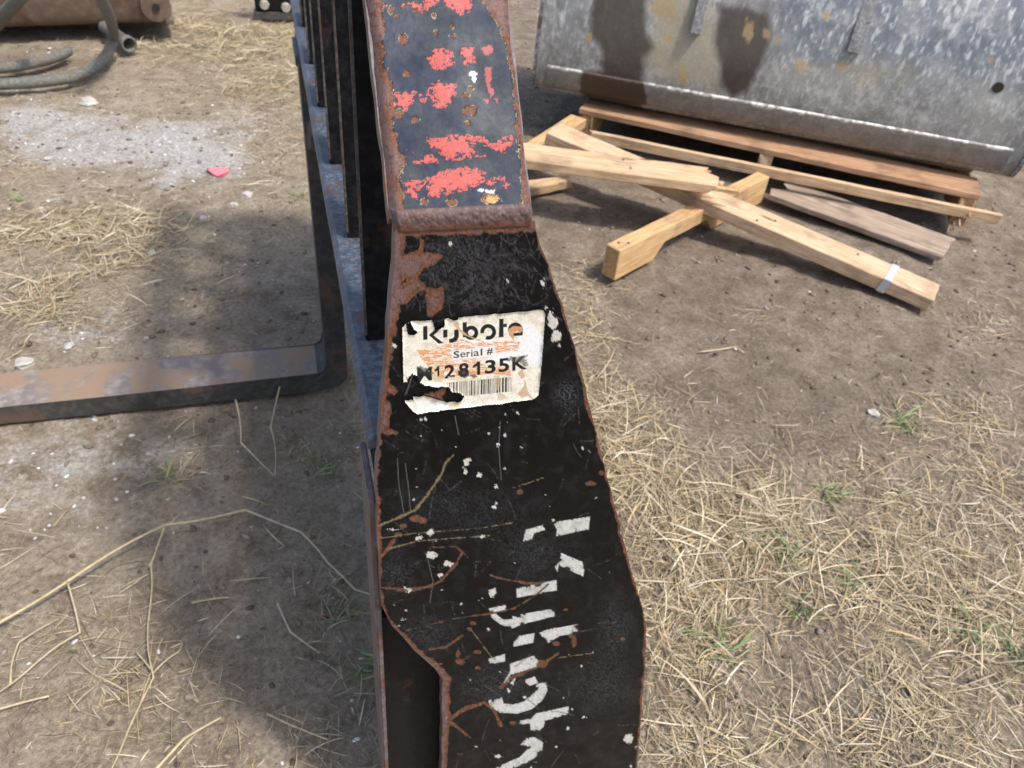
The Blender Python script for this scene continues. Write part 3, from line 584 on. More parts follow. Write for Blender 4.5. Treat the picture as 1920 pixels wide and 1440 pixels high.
# torn patches and smears over the print
fill([(450, 760), (520, 870), (600, 880), (560, 940), (470, 930), (440, 850)], lin(214, 196, 160), 4, .95, 14)
fill([(640, 868), (760, 880), (900, 900), (1000, 880), (1020, 900), (900, 920), (760, 915), (640, 910)], lin(220, 205, 172), 4, .9, 14)
fill([(760, 800), (820, 785), (880, 800), (900, 860), (830, 890), (760, 850)], lin(40, 44, 44), 5, .9, 30); fill([(900, 850), (960, 845), (990, 870), (940, 890)], lin(52, 54, 52), 5, .85, 30)
fill([(1340, 655), (1400, 635), (1590, 620), (1560, 660), (1600, 700), (1580, 770), (1530, 720), (1440, 690), (1350, 690)], lin(74, 72, 62), 6, .75, 70)
fill([(265, 745), (330, 750), (470, 830), (440, 862), (350, 830), (270, 800)], lin(46, 50, 50), 5, .8, 60)
for L in ([(1468, 1082), (1550, 990), (1556, 890), (1602, 1050), (1676, 1155), (1640, 1152), (1600, 1102), (1540, 1126)], [(1470, 830), (1540, 780), (1560, 880), (1520, 900)]): fill(L, lin(196, 164, 126), 4, .85, 14)
for L in ([(1180, 860), (1260, 860), (1270, 960), (1245, 1040), (1215, 1030), (1210, 950)], [(1230, 1065), (1300, 1070), (1335, 1120), (1280, 1160), (1240, 1150)], [(400, 1150), (520, 1160), (500, 1210), (440, 1200)], [(640, 1200), (800, 1180), (760, 1240), (660, 1262)]): fill(L, lin(190, 172, 132), 5, .6, 20)
curl = np.exp(-np.maximum(keep, 0)/14)*(.0022*fbm(qx/70, qy/70, 99))
P[:, 1] -= curl+.00012*om
F_ = grid_faces(nr, nc); kk = keep > 0; F_ = F_[kk[F_].all(1)]
used = np.unique(F_); re_ = np.zeros(N, int); re_[used] = np.arange(len(used))
t = NT('paper_label'); M['sticker'] = t.out(t.mix(1.0, t.attr('tint', 'Color'), t.ramp(t.noise(t.obj(), 900, 4, .7), [(.3, .85), (.7, 1.1)]), 'MULTIPLY'), .45, 0, t.bump(t.noise(t.obj(), 350, 4, .6), .25, .0006))
st_ = mesh_np('serial_sticker', P[used], re_[F_], M['sticker'], None, c[used]); st_['label'] = 'torn cream serial number sticker with black maker name and bar code'; framed(st_)

# ------------------------------------------------------------------ fork tine
tine = empty('fork_tine', (.0485, 1.26, 0), 'long worn L-shaped steel fork tine with blade lying on the dirt', 'fork tine')
def tined(o): o.parent = tine; o.matrix_parent_inverse = Matrix.Translation(-Vector(tine.location)); return o
bm = bmesh.new(); XF, XB = .0285, .0685; Y0, Y1 = 1.2125, 1.3125; TH = .040
prof = [(XF, .625), (XF, .075)]+[(XF-.02+.02*math.cos(a_), .063-.02*math.sin(a_)+.0) for a_ in np.linspace(.2, 1.5, 5)]+[(-.3, TH+.001), (-.7, TH-.001), (-1.12, .02), (-1.12, .008), (-.7, .001), (-.01, .0)]
prof += [(XB-.04+.04*math.cos(a_), .04-.04*math.sin(a_)) for a_ in np.linspace(1.5, 0, 7)]+[(XB, .625)]
A_ = [bm.verts.new((X, Y0, Z)) for X, Z in prof]; B_ = [bm.verts.new((X, Y1, Z)) for X, Z in prof]
n_ = len(prof)
for k in range(n_): bm.faces.new((A_[k], A_[(k+1) % n_], B_[(k+1) % n_], B_[k]))
bm.faces.new(A_); bm.faces.new(B_[::-1]); bmesh.ops.bevel(bm, geom=[e for e in bm.edges if abs((e.verts[0].co-e.verts[1].co).y) < .01], offset=.003, segments=2, affect='EDGES')
body = tined(bm_obj('tine_body', bm, M['tine_dark']))
body.data.materials.append(M['tine_top'])
for p in body.data.polygons:
    if p.normal.z > .6 and p.center.x < .012: p.material_index = 1
tined(box('hook', (XF-.004, Y0+.001, .6255), (XB, Y1-.001, .648), M['rail'], None, .004))

# ------------------------------------------------------------------ wood
def board(name, pA, pB, wd, th, mat, nseg=10, jag=(0, 0), parent=None, seed=0, roll=0.0, taperB=0.0, notch=None, knots=0):
    """board whose top-face centreline runs pA -> pB (world); local X along it, local Z up"""
    pA, pB = Vector(pA), Vector(pB); R_ = random.Random(seed); ax = (pB-pA); L = ax.length; ax.normalize()
    sd_ = ax.cross(Vector((0, 0, 1))).normalized(); upv = sd_.cross(ax)
    if roll: q = Matrix.Rotation(roll, 3, ax); sd_ = q@sd_; upv = q@upv
    bm = bmesh.new(); K = 5; rings = []
    for i in range(nseg+1):
        f = i/nseg; row = []
        for side, lev in [(-1, 0), (-.4, 0), (0, 0), (.45, 0), (1, 0), (1, -1), (.3, -1), (-.3, -1), (-1, -1)]:
            xx = f*L; hw = wd/2*(1-taperB*f)
            if i == 0: xx -= jag[0]*R_.random()
            if i == nseg: xx += jag[1]*(R_.random()-.2)
            t_ = th
            if notch and lev < 0 and notch[0] < xx < notch[1]: t_ = th*notch[2]
            row.append(bm.verts.new((xx, side*hw+R_.uniform(-.0008, .0008), lev*t_+R_.uniform(-.0006, .0006))))
        rings.append(row)
    n = len(rings[0])
    for A_, B_ in zip(rings, rings[1:]):
        for k in range(n): bm.faces.new((A_[k], B_[k], B_[(k+1) % n], A_[(k+1) % n]))
    bm.faces.new(rings[0]); bm.faces.new(rings[-1][::-1])
    bmesh.ops.recalc_face_normals(bm, faces=bm.faces)
    es = [e for e in bm.edges if len(e.link_faces) == 2 and e.calc_face_angle(0) > 1.0]
    bmesh.ops.bevel(bm, geom=es, offset=.0022, segments=1, affect='EDGES')
    o = bm_obj(name, bm, mat)
    mw = Matrix([[ax[i], -sd_[i], upv[i], pA[i]] for i in range(3)]+[[0, 0, 0, 1]])
    # keep a right-handed basis
    if mw.to_3x3().determinant() < 0: mw = Matrix([[ax[i], sd_[i], upv[i], pA[i]] for i in range(3)]+[[0, 0, 0, 1]])
    if parent is not None: o.parent = parent; o.matrix_parent_inverse = parent.matrix_world.inverted() if False else Matrix.Translation(-Vector(parent.location))
    o.matrix_world = mw if parent is None else mw
    if parent is not None: o.matrix_basis = mw
    return o
M['nail'] = m_steel('nail_head', (.05, .045, .04), (.12, .11, .1), (.10, .05, .03), .3)
def nail(parent_o, x_, y_, z_=.0012, r=.004):
    bm = bmesh.new(); bmesh.ops.create_cone(bm, cap_ends=True, segments=10, radius1=r, radius2=r*.7, depth=.002)
    o = bm_obj('nail_head', bm, M['nail'], parent_o); o.location = (x_, y_, z_); return o

PO = np.array([.94, 2.353, 0]); pe = np.array([.809, -.588, 0]); pe /= np.linalg.norm(pe); pn = np.array([-pe[1], pe[0], 0])
pallet = empty('wooden_pallet', tuple(PO), 'broken wooden pallet under the grey loader bucket', 'pallet')
def pp(e_, n_, z_): return Vector(PO+pe*e_+pn*n_+np.array([0, 0, z_]))
for e_, m_ in ((.022, 'wood_orange'), (.61, 'wood_pink'), (1.198, 'wood_orange')):
    board('stringer', pp(e_, .012, .107), pp(e_, 1.0, .107), .042, .087, M[m_], 14, (.02, 0), pallet, int(e_*100))
for k, n_ in enumerate((.07, .27, .46, .65, .84, .95)):
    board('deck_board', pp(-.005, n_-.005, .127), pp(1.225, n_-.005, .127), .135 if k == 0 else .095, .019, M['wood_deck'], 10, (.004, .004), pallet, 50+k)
for k, n_ in enumerate((.5, .93)):
    board('bottom_board', pp(0, n_, .019), pp(1.22, n_, .019), .1, .018, M['wood_grey'], 8, (.004, .004), pallet, 70+k)
for k in range(5):
    board('splinter', pp(1.183+.008*k, .02, .03+.012*k), pp(1.178+.009*k, -.03-.012*(k % 3), .022+.013*k), .010, .010, M['wood_new'], 4, (0, .015), pallet, 120+k, taperB=.7)
V3 = lambda q, z_: Vector(onz(q[0], q[1], z_))
def loose(name, label, a_, za, b_, zb, wd, th, mat, group=None, **k):
    o = board(name, V3(a_, za), V3(b_, zb), wd, th, M[mat], **k); return tag(o, label, 'plank' if 'plank' in name or 'strip' in name else 'wood', group)
o1 = loose('long_plank', 'long pine plank with a white tape band lying across the notched stringer piece', (1040, 240), .155, (1757, 548), .042, .095, .036, 'wood_pink', seed=1, nseg=16, jag=(.01, .004))
for q in ((.93, .02), (1.24, -.02), (1.25, .025), (.70, .01), (.66, -.03)): nail(o1, *q)
t = NT('white_tape'); M['tape'] = t.out((.5, .5, .5), .4)
bm = bmesh.new(); L1 = (V3((1757, 548), .042)-V3((1040, 240), .155)).length
xs_ = L1*.885
prof = [(-.0495, -.037), (-.0495, .0012), (.0495, .0012), (.0495, -.037)]
vs = [[bm.verts.new((xs_+dx+.003*k_, Y_, Z_)) for k_, (Y_, Z_) in enumerate(prof)] for dx in (0, .02)]
for k_ in range(3): bm.faces.new((vs[0][k_], vs[0][k_+1], vs[1][k_+1], vs[1][k_]))
bm_obj('tape_band', bm, M['tape'], o1)
o2 = loose('split_plank', 'wide pine plank with a splintered end lying over the long plank', (930, 276), .175, (1318, 328), .168, .115, .026, 'wood_new', seed=2, nseg=14, jag=(.004, .05))
L2 = (V3((1318, 328), .168)-V3((930, 276), .175)).length
for k, (dy, dz, ln, wd_, mt) in enumerate(((-.035, -.008, .10, .026, 'wood_orange'), (-.012, -.004, .06, .018, 'wood_new'), (.02, -.010, .045, .022, 'wood_orange'), (.045, -.003, .03, .014, 'wood_new'))):
    sp_ = board('splinter', Vector((0, 0, 0)), Vector((ln, random.uniform(-.008, .008), -.003)), wd_, .012, M[mt], 4, (0, .025), None, 90+k, taperB=.7)
    sp_.parent = o2; sp_.matrix_basis = Matrix.Translation((L2-.012, dy, dz))@sp_.matrix_basis
o3 = loose('notched_stringer_piece', 'orange notched stringer piece standing on edge under the long plank', (1150, 464), .088, (1432, 326), .075, .044, .086, 'wood_orange', seed=3, nseg=18, notch=(.17, .46, .52))
nail(o3, .03, .006); nail(o3, .05, -.01)
for q in ((.35, .03), (.37, -.02), (.05, .02)): nail(o2, *q)
o4 = loose('thin_wood_strip', 'thin pale split strip leaning along the open front of the pallet', (1112, 246), .098, (1878, 402), .085, .018, .031, 'wood_new', seed=4, nseg=16, jag=(.01, .006))
o5 = loose('loose_bottom_board', 'dirty grey bottom board lying on dirt in front of pallet', (1478, 356), .028, (1775, 462), .024, .15, .018, 'wood_grey', seed=5, nseg=10, jag=(.05, .02))
o6 = loose('wood_offcut', 'short pale pointed wood offcut beside the splintered plank', (955, 352), .03, (1058, 334), .03, .065, .028, 'wood_new', seed=6, nseg=6, jag=(0, .05), taperB=.5)
o7 = loose('short_plank', 'short pine plank end sticking out beneath left end of long plank', (1085, 218), .108, (960, 300), .075, .06, .03, 'wood_orange', seed=8, nseg=6)

# ------------------------------------------------------------------ grey loader bucket
BO = np.array([.833, 2.491, 0]); be = np.array([.848, -.53, 0]); be /= np.linalg.norm(be); bn = np.array([-be[1], be[0], 0]); BLn = 1.472
bucket = empty('loader_bucket', tuple(BO), 'worn grey-blue steel loader bucket with oil stains sitting on the broken pallet', 'bucket')
def bk(o): o.parent = bucket; o.matrix_parent_inverse = Matrix.Translation(-Vector(bucket.location)); return o
def bq(e_, d_, z_): return BO+be*e_-bn*d_+np.array([0, 0, z_])   # d toward the viewer side
PR = [(-.62, .134), (-.10, .134), (-.03, .137), (.014, .150), (.038, .176), (.050, .215), (.054, .27), (.050, .34), (.034, .44), (.01, .54), (-.03, .64), (-.08, .74), (-.14, .84)]
pr = np.array(smooth_path([(p[0], p[1], 0) for p in PR], 14))[:, :2]
nr, nc = len(pr), 620
E_, J = np.meshgrid(np.linspace(0, BLn, nc), np.arange(nr)); dd_ = pr[J, 0]; hz = pr[J, 1]
dent = (fbm(E_*3, hz*4, 120)-.5)*.012
P = (BO+be*E_[..., None]-bn*(dd_+dent)[..., None]+np.array([0, 0, 1.0])*hz[..., None]).reshape(-1, 3)
x, y = pix(P); N = len(x); e1 = E_.ravel(); h1 = hz.ravel()
nA = fbm(e1*9, h1*9, 130); nB = fbm(e1*34, h1*26, 131); nC_ = fbm(e1*110, h1*80, 132, 4); nS = fbm(e1*60+h1*45, h1*16-e1*8, 133)
c = mixc(lin(150, 150, 147)*np.ones((N, 3)), lin(112, 109, 105), sstep(.35, .7, nB*.5+nC_*.5)*.75); c = mixc(c, lin(160, 158, 150), sstep(.5, .68, nA)*.5)
blue = np.clip(sstep(150, 60, y-(x-1500)*.12)*sstep(1420, 1500, x)+.9*np.exp(-((x-1560)/50)**2-((y-50)/60)**2)+.35*np.exp(-((x-1060)/60)**2-((y-20)/50)**2), 0, 1)  # blue tint paints sky reflection onto the bucket's upper face
c = mixc(c, lin(98, 110, 124), blue*sstep(.2, .55, nB*.5+nC_*.5)*.6)
spk = sstep(.57, .70, fbm(e1*190, h1*150, 137, 4)*.6+nS*.4); c = mixc(c, lin(224, 225, 222), spk*(.35+.2*blue+.3*nA)*.5)
spk2 = sstep(.66, .72, fbm(e1*120, h1*50, 141, 3)); c = mixc(c, lin(224, 225, 222), spk2*(.25+.3*blue))
scf = sstep(.55, .68, fbm(e1*14+h1*9, h1*20, 145))*sstep(.42, .6, nC_); c = mixc(c, lin(205, 204, 198), scf*.5)
c = mixc(c, lin(168, 156, 128), np.exp(-((x-1640)/90)**2-((y-140)/30)**2)*.45*sstep(.4, .6, nB))
wdk = (nA-.5)*26+(nB-.5)*10
st1 = poly_sd(x, y, [(1108, -60), (1205, -60), (1215, 60), (1225, 90), (1208, 110), (1206, 200), (1092, 200), (1090, 135), (1128, 130), (1130, 85), (1108, 70), (1110, 20)], 40)+wdk*.45
st2 = poly_sd(x, y, [(1350, 10), (1400, 12), (1440, 30), (1446, 70), (1432, 110), (1400, 172), (1372, 182), (1352, 160), (1350, 120), (1336, 80)], 40)+wdk*.45
dirtm = poly_sd(x, y, [(1210, -60), (1300, -60), (1340, 60), (1350, 130), (1340, 160), (1240, 150), (1210, 110), (1230, 60)], 60)
c = mixc(c, lin(166, 158, 134), sstep(-25, 20, dirtm+wdk)*.8)
for s_ in (st1, st2): c = mixc(c, mixc(lin(74, 66, 54)*np.ones((N, 3)), lin(56, 44, 34), sstep(60, 160, y)), sstep(-9, 8, s_)*.9)
for cx, cy, a_, b_ in ((1405, 60, 12, 28), (1503, 122, 15, 18), (1280, 142, 8, 20), (1104, 70, 5, 8), (1438, 62, 8, 12), (1255, 72, 7, 11), (1855, 110, 8, 7), (1455, 73, 8, 8), (1582, 122, 9, 6), (1548, 30, 7, 8), (1245, 18, 30, 22)):
    c = mixc(c, lin(176, 150, 106), sstep(-2, 2, ell_sd(x, y, cx, cy, a_*.85, b_*.85)+(nB-.5)*14+(nC_-.5)*9)*.7)
t = NT('bucket_steel'); v = t.obj(); col = t.attr('tint', 'Color'); g = t.noise(v, 300, 5, .7)
M['bucket'] = t.out(t.mix(1., col, t.ramp(g, [(.3, .75), (.7, 1.25)]), 'MULTIPLY'), t.ramp(t.noise(v, 20, 5), [(.3, .38), (.7, .62)]), .15, t.bump(t.math('ADD', g, t.noise(v, 40, 5)), .4, .002))
bk(mesh_np('bucket_shell', P, grid_faces(nr, nc), M['bucket'], None, c, smooth=True))
# wear strip welded along the heel
nr2, nc2 = 26, 420; HZ = np.linspace(.166, .243, nr2)
E_, H_ = np.meshgrid(np.linspace(.035, BLn-.035, nc2), HZ)
rr = np.minimum(1, np.minimum(H_-.166, .243-H_)/.006)
P = (BO+be*E_[..., None]-bn*(np.interp(H_, pr[30:, 1], pr[30:, 0])+.001+.006*np.sqrt(np.clip(rr, 0, 1)))[..., None]+np.array([0, 0, 1.0])*H_[..., None]).reshape(-1, 3)
x, y = pix(P); N = len(x); e1 = E_.ravel(); h1 = H_.ravel(); nB = fbm(e1*30, h1*30, 151); nC_ = fbm(e1*100, h1*90, 152)
c = mixc(lin(138, 134, 128)*np.ones((N, 3)), lin(108, 104, 98), sstep(.3, .75, nB*.4+nC_*.6)); c = mixc(c, lin(150, 146, 138), sstep(.6, .75, nC_)*.5)
c = mixc(c, lin(225, 222, 214), sstep(.228, .240, h1+(nB-.5)*.022)*sstep(.38, .6, nC_)*.85)
s_ = poly_sd(x, y, [(1092, 100), (1206, 120), (1208, 150), (1216, 215), (1085, 190), (1088, 150)], 40)+(nB-.5)*8; c = mixc(c, lin(66, 50, 36), sstep(-2, 2, s_)*.95)
bk(mesh_np('wear_strip', P, grid_faces(nr2, nc2), M['bucket'], None, c, smooth=True))
M['bucket_side'] = m_steel('bucket_side_steel', lin(92, 92, 92), lin(170, 172, 170), lin(70, 66, 62), .4, .5, 14)
for e0 in (-.012, BLn):
    bm = bmesh.new(); out_ = [(d_, z_) for d_, z_ in pr[::4]]+[(-.62, .5)]
    out_ = [(d_+.006 if d_ > -.3 else d_, z_) for d_, z_ in out_]
    A_ = [bm.verts.new(Vector(bq(e0, d_, z_))) for d_, z_ in out_]; B_ = [bm.verts.new(Vector(bq(e0+.012, d_, z_))) for d_, z_ in out_]
    n_ = len(out_)
    for k in range(n_): bm.faces.new((A_[k], A_[(k+1) % n_], B_[(k+1) % n_], B_[k]))
    bm.faces.new(A_[::-1]); bm.faces.new(B_); bk(bm_obj('side_cheek', bm, M['bucket_side']))
def slab(name, e0, e1_, z0, z1, d0, d1, mat, skew=0.0):
    bm = bmesh.new(); pts = []
    for z_, dd2 in ((z0, d0), (z1, d1)):
        dsh = np.interp(z_, pr[60:, 1], pr[60:, 0])
        for e_ in (e0, e1_):
            for k in (-.004, dd2): pts.append(bm.verts.new(Vector(bq(e_+(skew if z_ == z1 else 0), dsh+k, z_))))
    for f in ((0, 1, 3, 2), (4, 6, 7, 5), (0, 4, 5, 1), (2, 3, 7, 6), (0, 2, 6, 4), (1, 5, 7, 3)): bm.faces.new([pts[i] for i in f])
    bmesh.ops.recalc_face_normals(bm, faces=bm.faces); bmesh.ops.bevel(bm, geom=bm.edges[:], offset=.002, segments=1, affect='EDGES')
    return bk(bm_obj(name, bm, mat))
M['rib'] = m_steel('rib_steel', lin(112, 112, 112), lin(165, 164, 160), lin(84, 84, 86), .4, .5, 20)
def eb(px0, py0, z_):   # position along the bucket of a point on its back at height z
    d_ = float(np.interp(z_, pr[60:, 1], pr[60:, 0])); p = on_plane(px0, py0, bn, BO-bn*d_); return float((p-BO)@be), float(p[2])
e_r, z_r = eb(1600, 98, .4); slab('stiffening_rib', e_r-.02, e_r+.02, z_r, .80, .012, .035, M['rib'], .01)
e_r, z_r = eb(1308, 60, .4); slab('mounting_bracket', e_r-.02, e_r+.012, z_r, .82, .03, .08, M['rib'])
e_r, z_r = eb(1872, 165, .35)
bm = bmesh.new(); bmesh.ops.create_cone(bm, cap_ends=True, segments=20, radius1=.014, radius2=.014, depth=.012)
o = bk(bm_obj('drain_hole', bm, m_steel('hole_dark', (.02, .016, .012), (.03, .025, .02), (.03, .02, .015)))); d_ = float(np.interp(z_r, pr[60:, 1], pr[60:, 0]))
o.location = Vector(bq(e_r, d_-.001, z_r)); o.rotation_euler = Vector(-bn).to_track_quat('Z', 'Y').to_euler()

# ------------------------------------------------------------------ rusty brown bucket and hoses, far left
M['brown'] = m_steel('rusty_brown_steel', lin(92, 75, 62), lin(116, 98, 82), lin(80, 58, 44), .4, .6, 5)  # rust brown set darker, carrying the shade the bucket stands in
M['brown_edge'] = m_steel('pale_worn_edge', lin(150, 142, 130), lin(190, 186, 176), lin(110, 86, 66), .4, .6, 12)
rb0 = np.array(onz(350, 64, 0)); rb1 = np.array(onz(-300, 88, 0)); rd_ = (rb1-rb0); RL = np.linalg.norm(rd_); rd_ /= RL; rn = np.array([rd_[1], -rd_[0], 0]); rn = rn if rn[1] < 0 else -rn
rbk = empty('rusty_bucket', tuple(rb0), 'rusty brown steel bucket standing behind the grey hoses', 'bucket')
def rq(e_, d_, z_): return Vector(rb0+rd_*e_+rn*d_+np.array([0, 0, z_]))
def rbd(o): o.parent = rbk; o.matrix_parent_inverse = Matrix.Translation(-Vector(rbk.location)); return o
bm = bmesh.new(); pf = smooth_path([(-.5, .035, 0), (-.12, .035, 0), (-.02, .045, 0), (.02, .09, 0), (.02, .3, 0), (-.03, .5, 0), (-.1, .7, 0)], 8)
A_ = []
for e_ in np.linspace(.07, RL, 24): A_.append([bm.verts.new(rq(e_, p.x, p.y)) for p in pf])
for r0, r1 in zip(A_, A_[1:]):
    for k in range(len(pf)-1): bm.faces.new((r0[k], r0[k+1], r1[k+1], r1[k]))
rbd(bm_obj('bucket_shell', bm, M['brown'], smooth=True))
bm = bmesh.new(); ol = [(p.x+.012, p.y-.006) for p in pf]+[(-.5, .5)]
A_ = [bm.verts.new(rq(.04, *q)) for q in ol]; B_ = [bm.verts.new(rq(.07, *q)) for q in ol]
for k in range(len(ol)): bm.faces.new((A_[k], A_[(k+1) % len(ol)], B_[(k+1) % len(ol)], B_[k]))
bm.faces.new(A_); bm.faces.new(B_[::-1]); rbd(bm_obj('side_cheek', bm, M['brown_edge']))
bm = bmesh.new(); bmesh.ops.create_cone(bm, cap_ends=True, segments=20, radius1=.06, radius2=.055, depth=.02)
o = rbd(bm_obj('pivot_boss', bm, M['brown'])); hp = on_plane(292, 12, rn, rb0+rn*.03); o.location = Vector(hp); o.rotation_euler = Vector(rn).to_track_quat('Z', 'Y').to_euler()
bm = bmesh.new(); bmesh.ops.create_cone(bm, cap_ends=True, segments=16, radius1=.014, radius2=.014, depth=.034)
o = rbd(bm_obj('bolt_hole', bm, bpy.data.materials['hole_dark'])); o.location = Vector(hp+rn*.001); o.rotation_euler = Vector(rn).to_track_quat('Z', 'Y').to_euler()
M['hose'] = m_steel('dusty_grey_hose', lin(92, 92, 86), lin(138, 138, 130), lin(106, 95, 78), .35, .75, 22)
def hose(name, pts, r, label, cat='hose', seg=12):
    path = smooth_path([onz(a_, b_, h+r) for a_, b_, h in pts], 10); bm = bmesh.new(); add_tube(bm, path, r, seg)
    base = Vector((path[0].x, path[0].y, 0))
    return tag(bm_obj(name, bm, M['hose'], smooth=True), label, cat, None)
hose('grey_hose', [(-140, 130, 0), (-60, 158, 0), (0, 158, 0), (90, 152, 0), (150, 140, .0), (192, 112, .01), (212, 75, .04), (208, 40, .14), (190, 0, .26), (165, -40, .36)], .0185, 'thick grey hose curving from the dirt up against the rusty bucket')
hose('hose_end', [(-120, 140, 0), (-40, 132, 0), (30, 124, 0), (80, 114, 0), (112, 104, 0), (128, 96, 0)], .018, 'dusty grey hose end lying inside the big hose loop')
hose('arched_hose', [(-60, 110, .0), (-20, 60, .08), (10, 26, .16), (45, -14, .26)], .022, 'grey hose arching steeply up beside the rusty bucket')
# short open pipe stub
bm = bmesh.new(); pa, pb = Vector(onz(196, 50, .04)), Vector(onz(243, 84, .03))
ax = (pb-pa); Ln = ax.length; qd = ax.to_track_quat('Z', 'Y'); prev = None
ringz = [(0, .024), (Ln*.85, .024), (Ln*.86, .029), (Ln, .029), (Ln, .023), (Ln*.5, .021)]
rings = [[bm.verts.new(pa+qd@Vector((math.cos(k*math.pi/10)*r_, math.sin(k*math.pi/10)*r_, z_))) for k in range(20)] for z_, r_ in ringz]
for A_, B_ in zip(rings, rings[1:]):
    for k in range(20): bm.faces.new((A_[k], A_[(k+1) % 20], B_[(k+1) % 20], B_[k]))
bm.faces.new(rings[-1]); tag(bm_obj('pipe_stub', bm, M['hose'], smooth=True), 'short open-ended grey pipe stub on the dirt next to the thick hose', 'pipe')
# dark bracket behind the guard slats
br0 = Vector(onz(512, 36, 0)); dk = empty('black_bracket', tuple(br0), 'dark steel bracket with pale bolt heads standing behind the fork frame', 'bracket')
def dkb(o): o.parent = dk; return o
dkb(box('bracket_foot', (-.08, -.02, 0), (.18, .05, .03), M['tine_dark'], None, .004)); dkb(box('bracket_upright', (-.07, 0, .0305), (.17, .03, .32), M['black'], None, .004))
for dx, dz in ((-.03, .06), (.06, .05), (.11, .13), (-.02, .16)):
    bm = bmesh.new(); bmesh.ops.create_cone(bm, cap_ends=True, segments=8, radius1=.022, radius2=.018, depth=.016)
    o = dkb(bm_obj('bolt_head', bm, M['brown_edge'])); o.location = (dx, -.009, dz); o.rotation_euler = (math.pi/2, 0, 0)

# ------------------------------------------------------------------ small things on the ground
t = NT('pink_plastic'); M['pink'] = t.out((.80, .20, .24), .55)
def stone(name, q, r, mat, label, cat, seed, flat=.55, group=None):
    bm = bmesh.new(); bmesh.ops.create_icosphere(bm, subdivisions=2, radius=r); R_ = random.Random(seed)
    ph = [R_.uniform(0, 6) for _ in range(6)]
    for v_ in bm.verts:
        d = v_.co.normalized(); k = 1+.25*math.sin(3*d.x+ph[0])+.2*math.sin(4*d.y+ph[1])+.15*math.sin(5*d.z+ph[2]); v_.co = d*r*k; v_.co.z *= flat; v_.co.x *= 1.25
    p = gpt(*q); o = bm_obj(name, bm, mat); o.location = p+Vector((0, 0, r*flat*.5)); o.rotation_euler = (0, 0, R_.uniform(0, 6)); return tag(o, label, cat, group)
t = NT('chalk_stone'); v = t.obj(); M['chalk'] = t.out(t.ramp(t.noise(v, 60, 5), [(.3, (.36, .34, .30)), (.7, (.58, .56, .52))]), .9, 0, t.bump(t.noise(v, 120, 5), .6, .004))
bm = bmesh.new(); q = gpt(410, 327); pts = [(-.030, .012), (.004, .016), (.026, .012), (.028, -.004), (.014, -.018), (-.004, -.020), (-.018, -.006)]
A_ = [bm.verts.new((a_, b_, .012+.006*math.sin(a_*80))) for a_, b_ in pts]; B_ = [bm.verts.new((a_*.97, b_*.97, .004)) for a_, b_ in pts]
for k in range(len(pts)): bm.faces.new((A_[k], A_[(k+1) % 7], B_[(k+1) % 7], B_[k]))
bm.faces.new(A_[::-1]); bm.faces.new(B_); o = bm_obj('plastic_fragment', bm, M['pink']); o.location = q; o.rotation_euler = (.25, .1, 0); tag(o, 'small broken pink plastic fragment at the edge of the chalky patch', 'fragment')
stone('white_rock', (168, 196), .026, M['chalk'], 'angular white rock lying above the chalky patch near the hoses', 'rock', 3, .6)
stone('white_rock', (50, 683), .014, M['chalk'], 'white rock on the dirt just behind the tine blade', 'rock', 5)
stone('white_rock', (465, 367), .015, M['chalk'], 'flat white rock beside the pink plastic fragment', 'rock', 7, .4)
stone('white_rock', (130, 650), .009, M['chalk'], 'small rounded white rock near the rock behind the tine blade', 'rock', 8)
stone('pale_stone', (1636, 776), .011, M['chalk'], 'pale pebble on bare dirt beside the green grass tuft', 'rock', 11)
for q, s_, lb in (((28, 170), 12, 'small white pebble tucked against the thick grey hose'), ((135, 160), 13, 'small white pebble between the thick hose and the angular white rock'), ((440, 385), 14, 'small white pebble just below the flat white rock'),
               ((380, 410), 15, 'small white pebble at the edge of the frame shadow below the pink fragment'), ((285, 475), 16, 'small white pebble in straw between the pink fragment and tine blade'), ((90, 300), 17, 'flat white pebble inside the chalky patch')):
    stone('white_pebble', q, .009, M['chalk'], lb, 'rock', s_, .6)

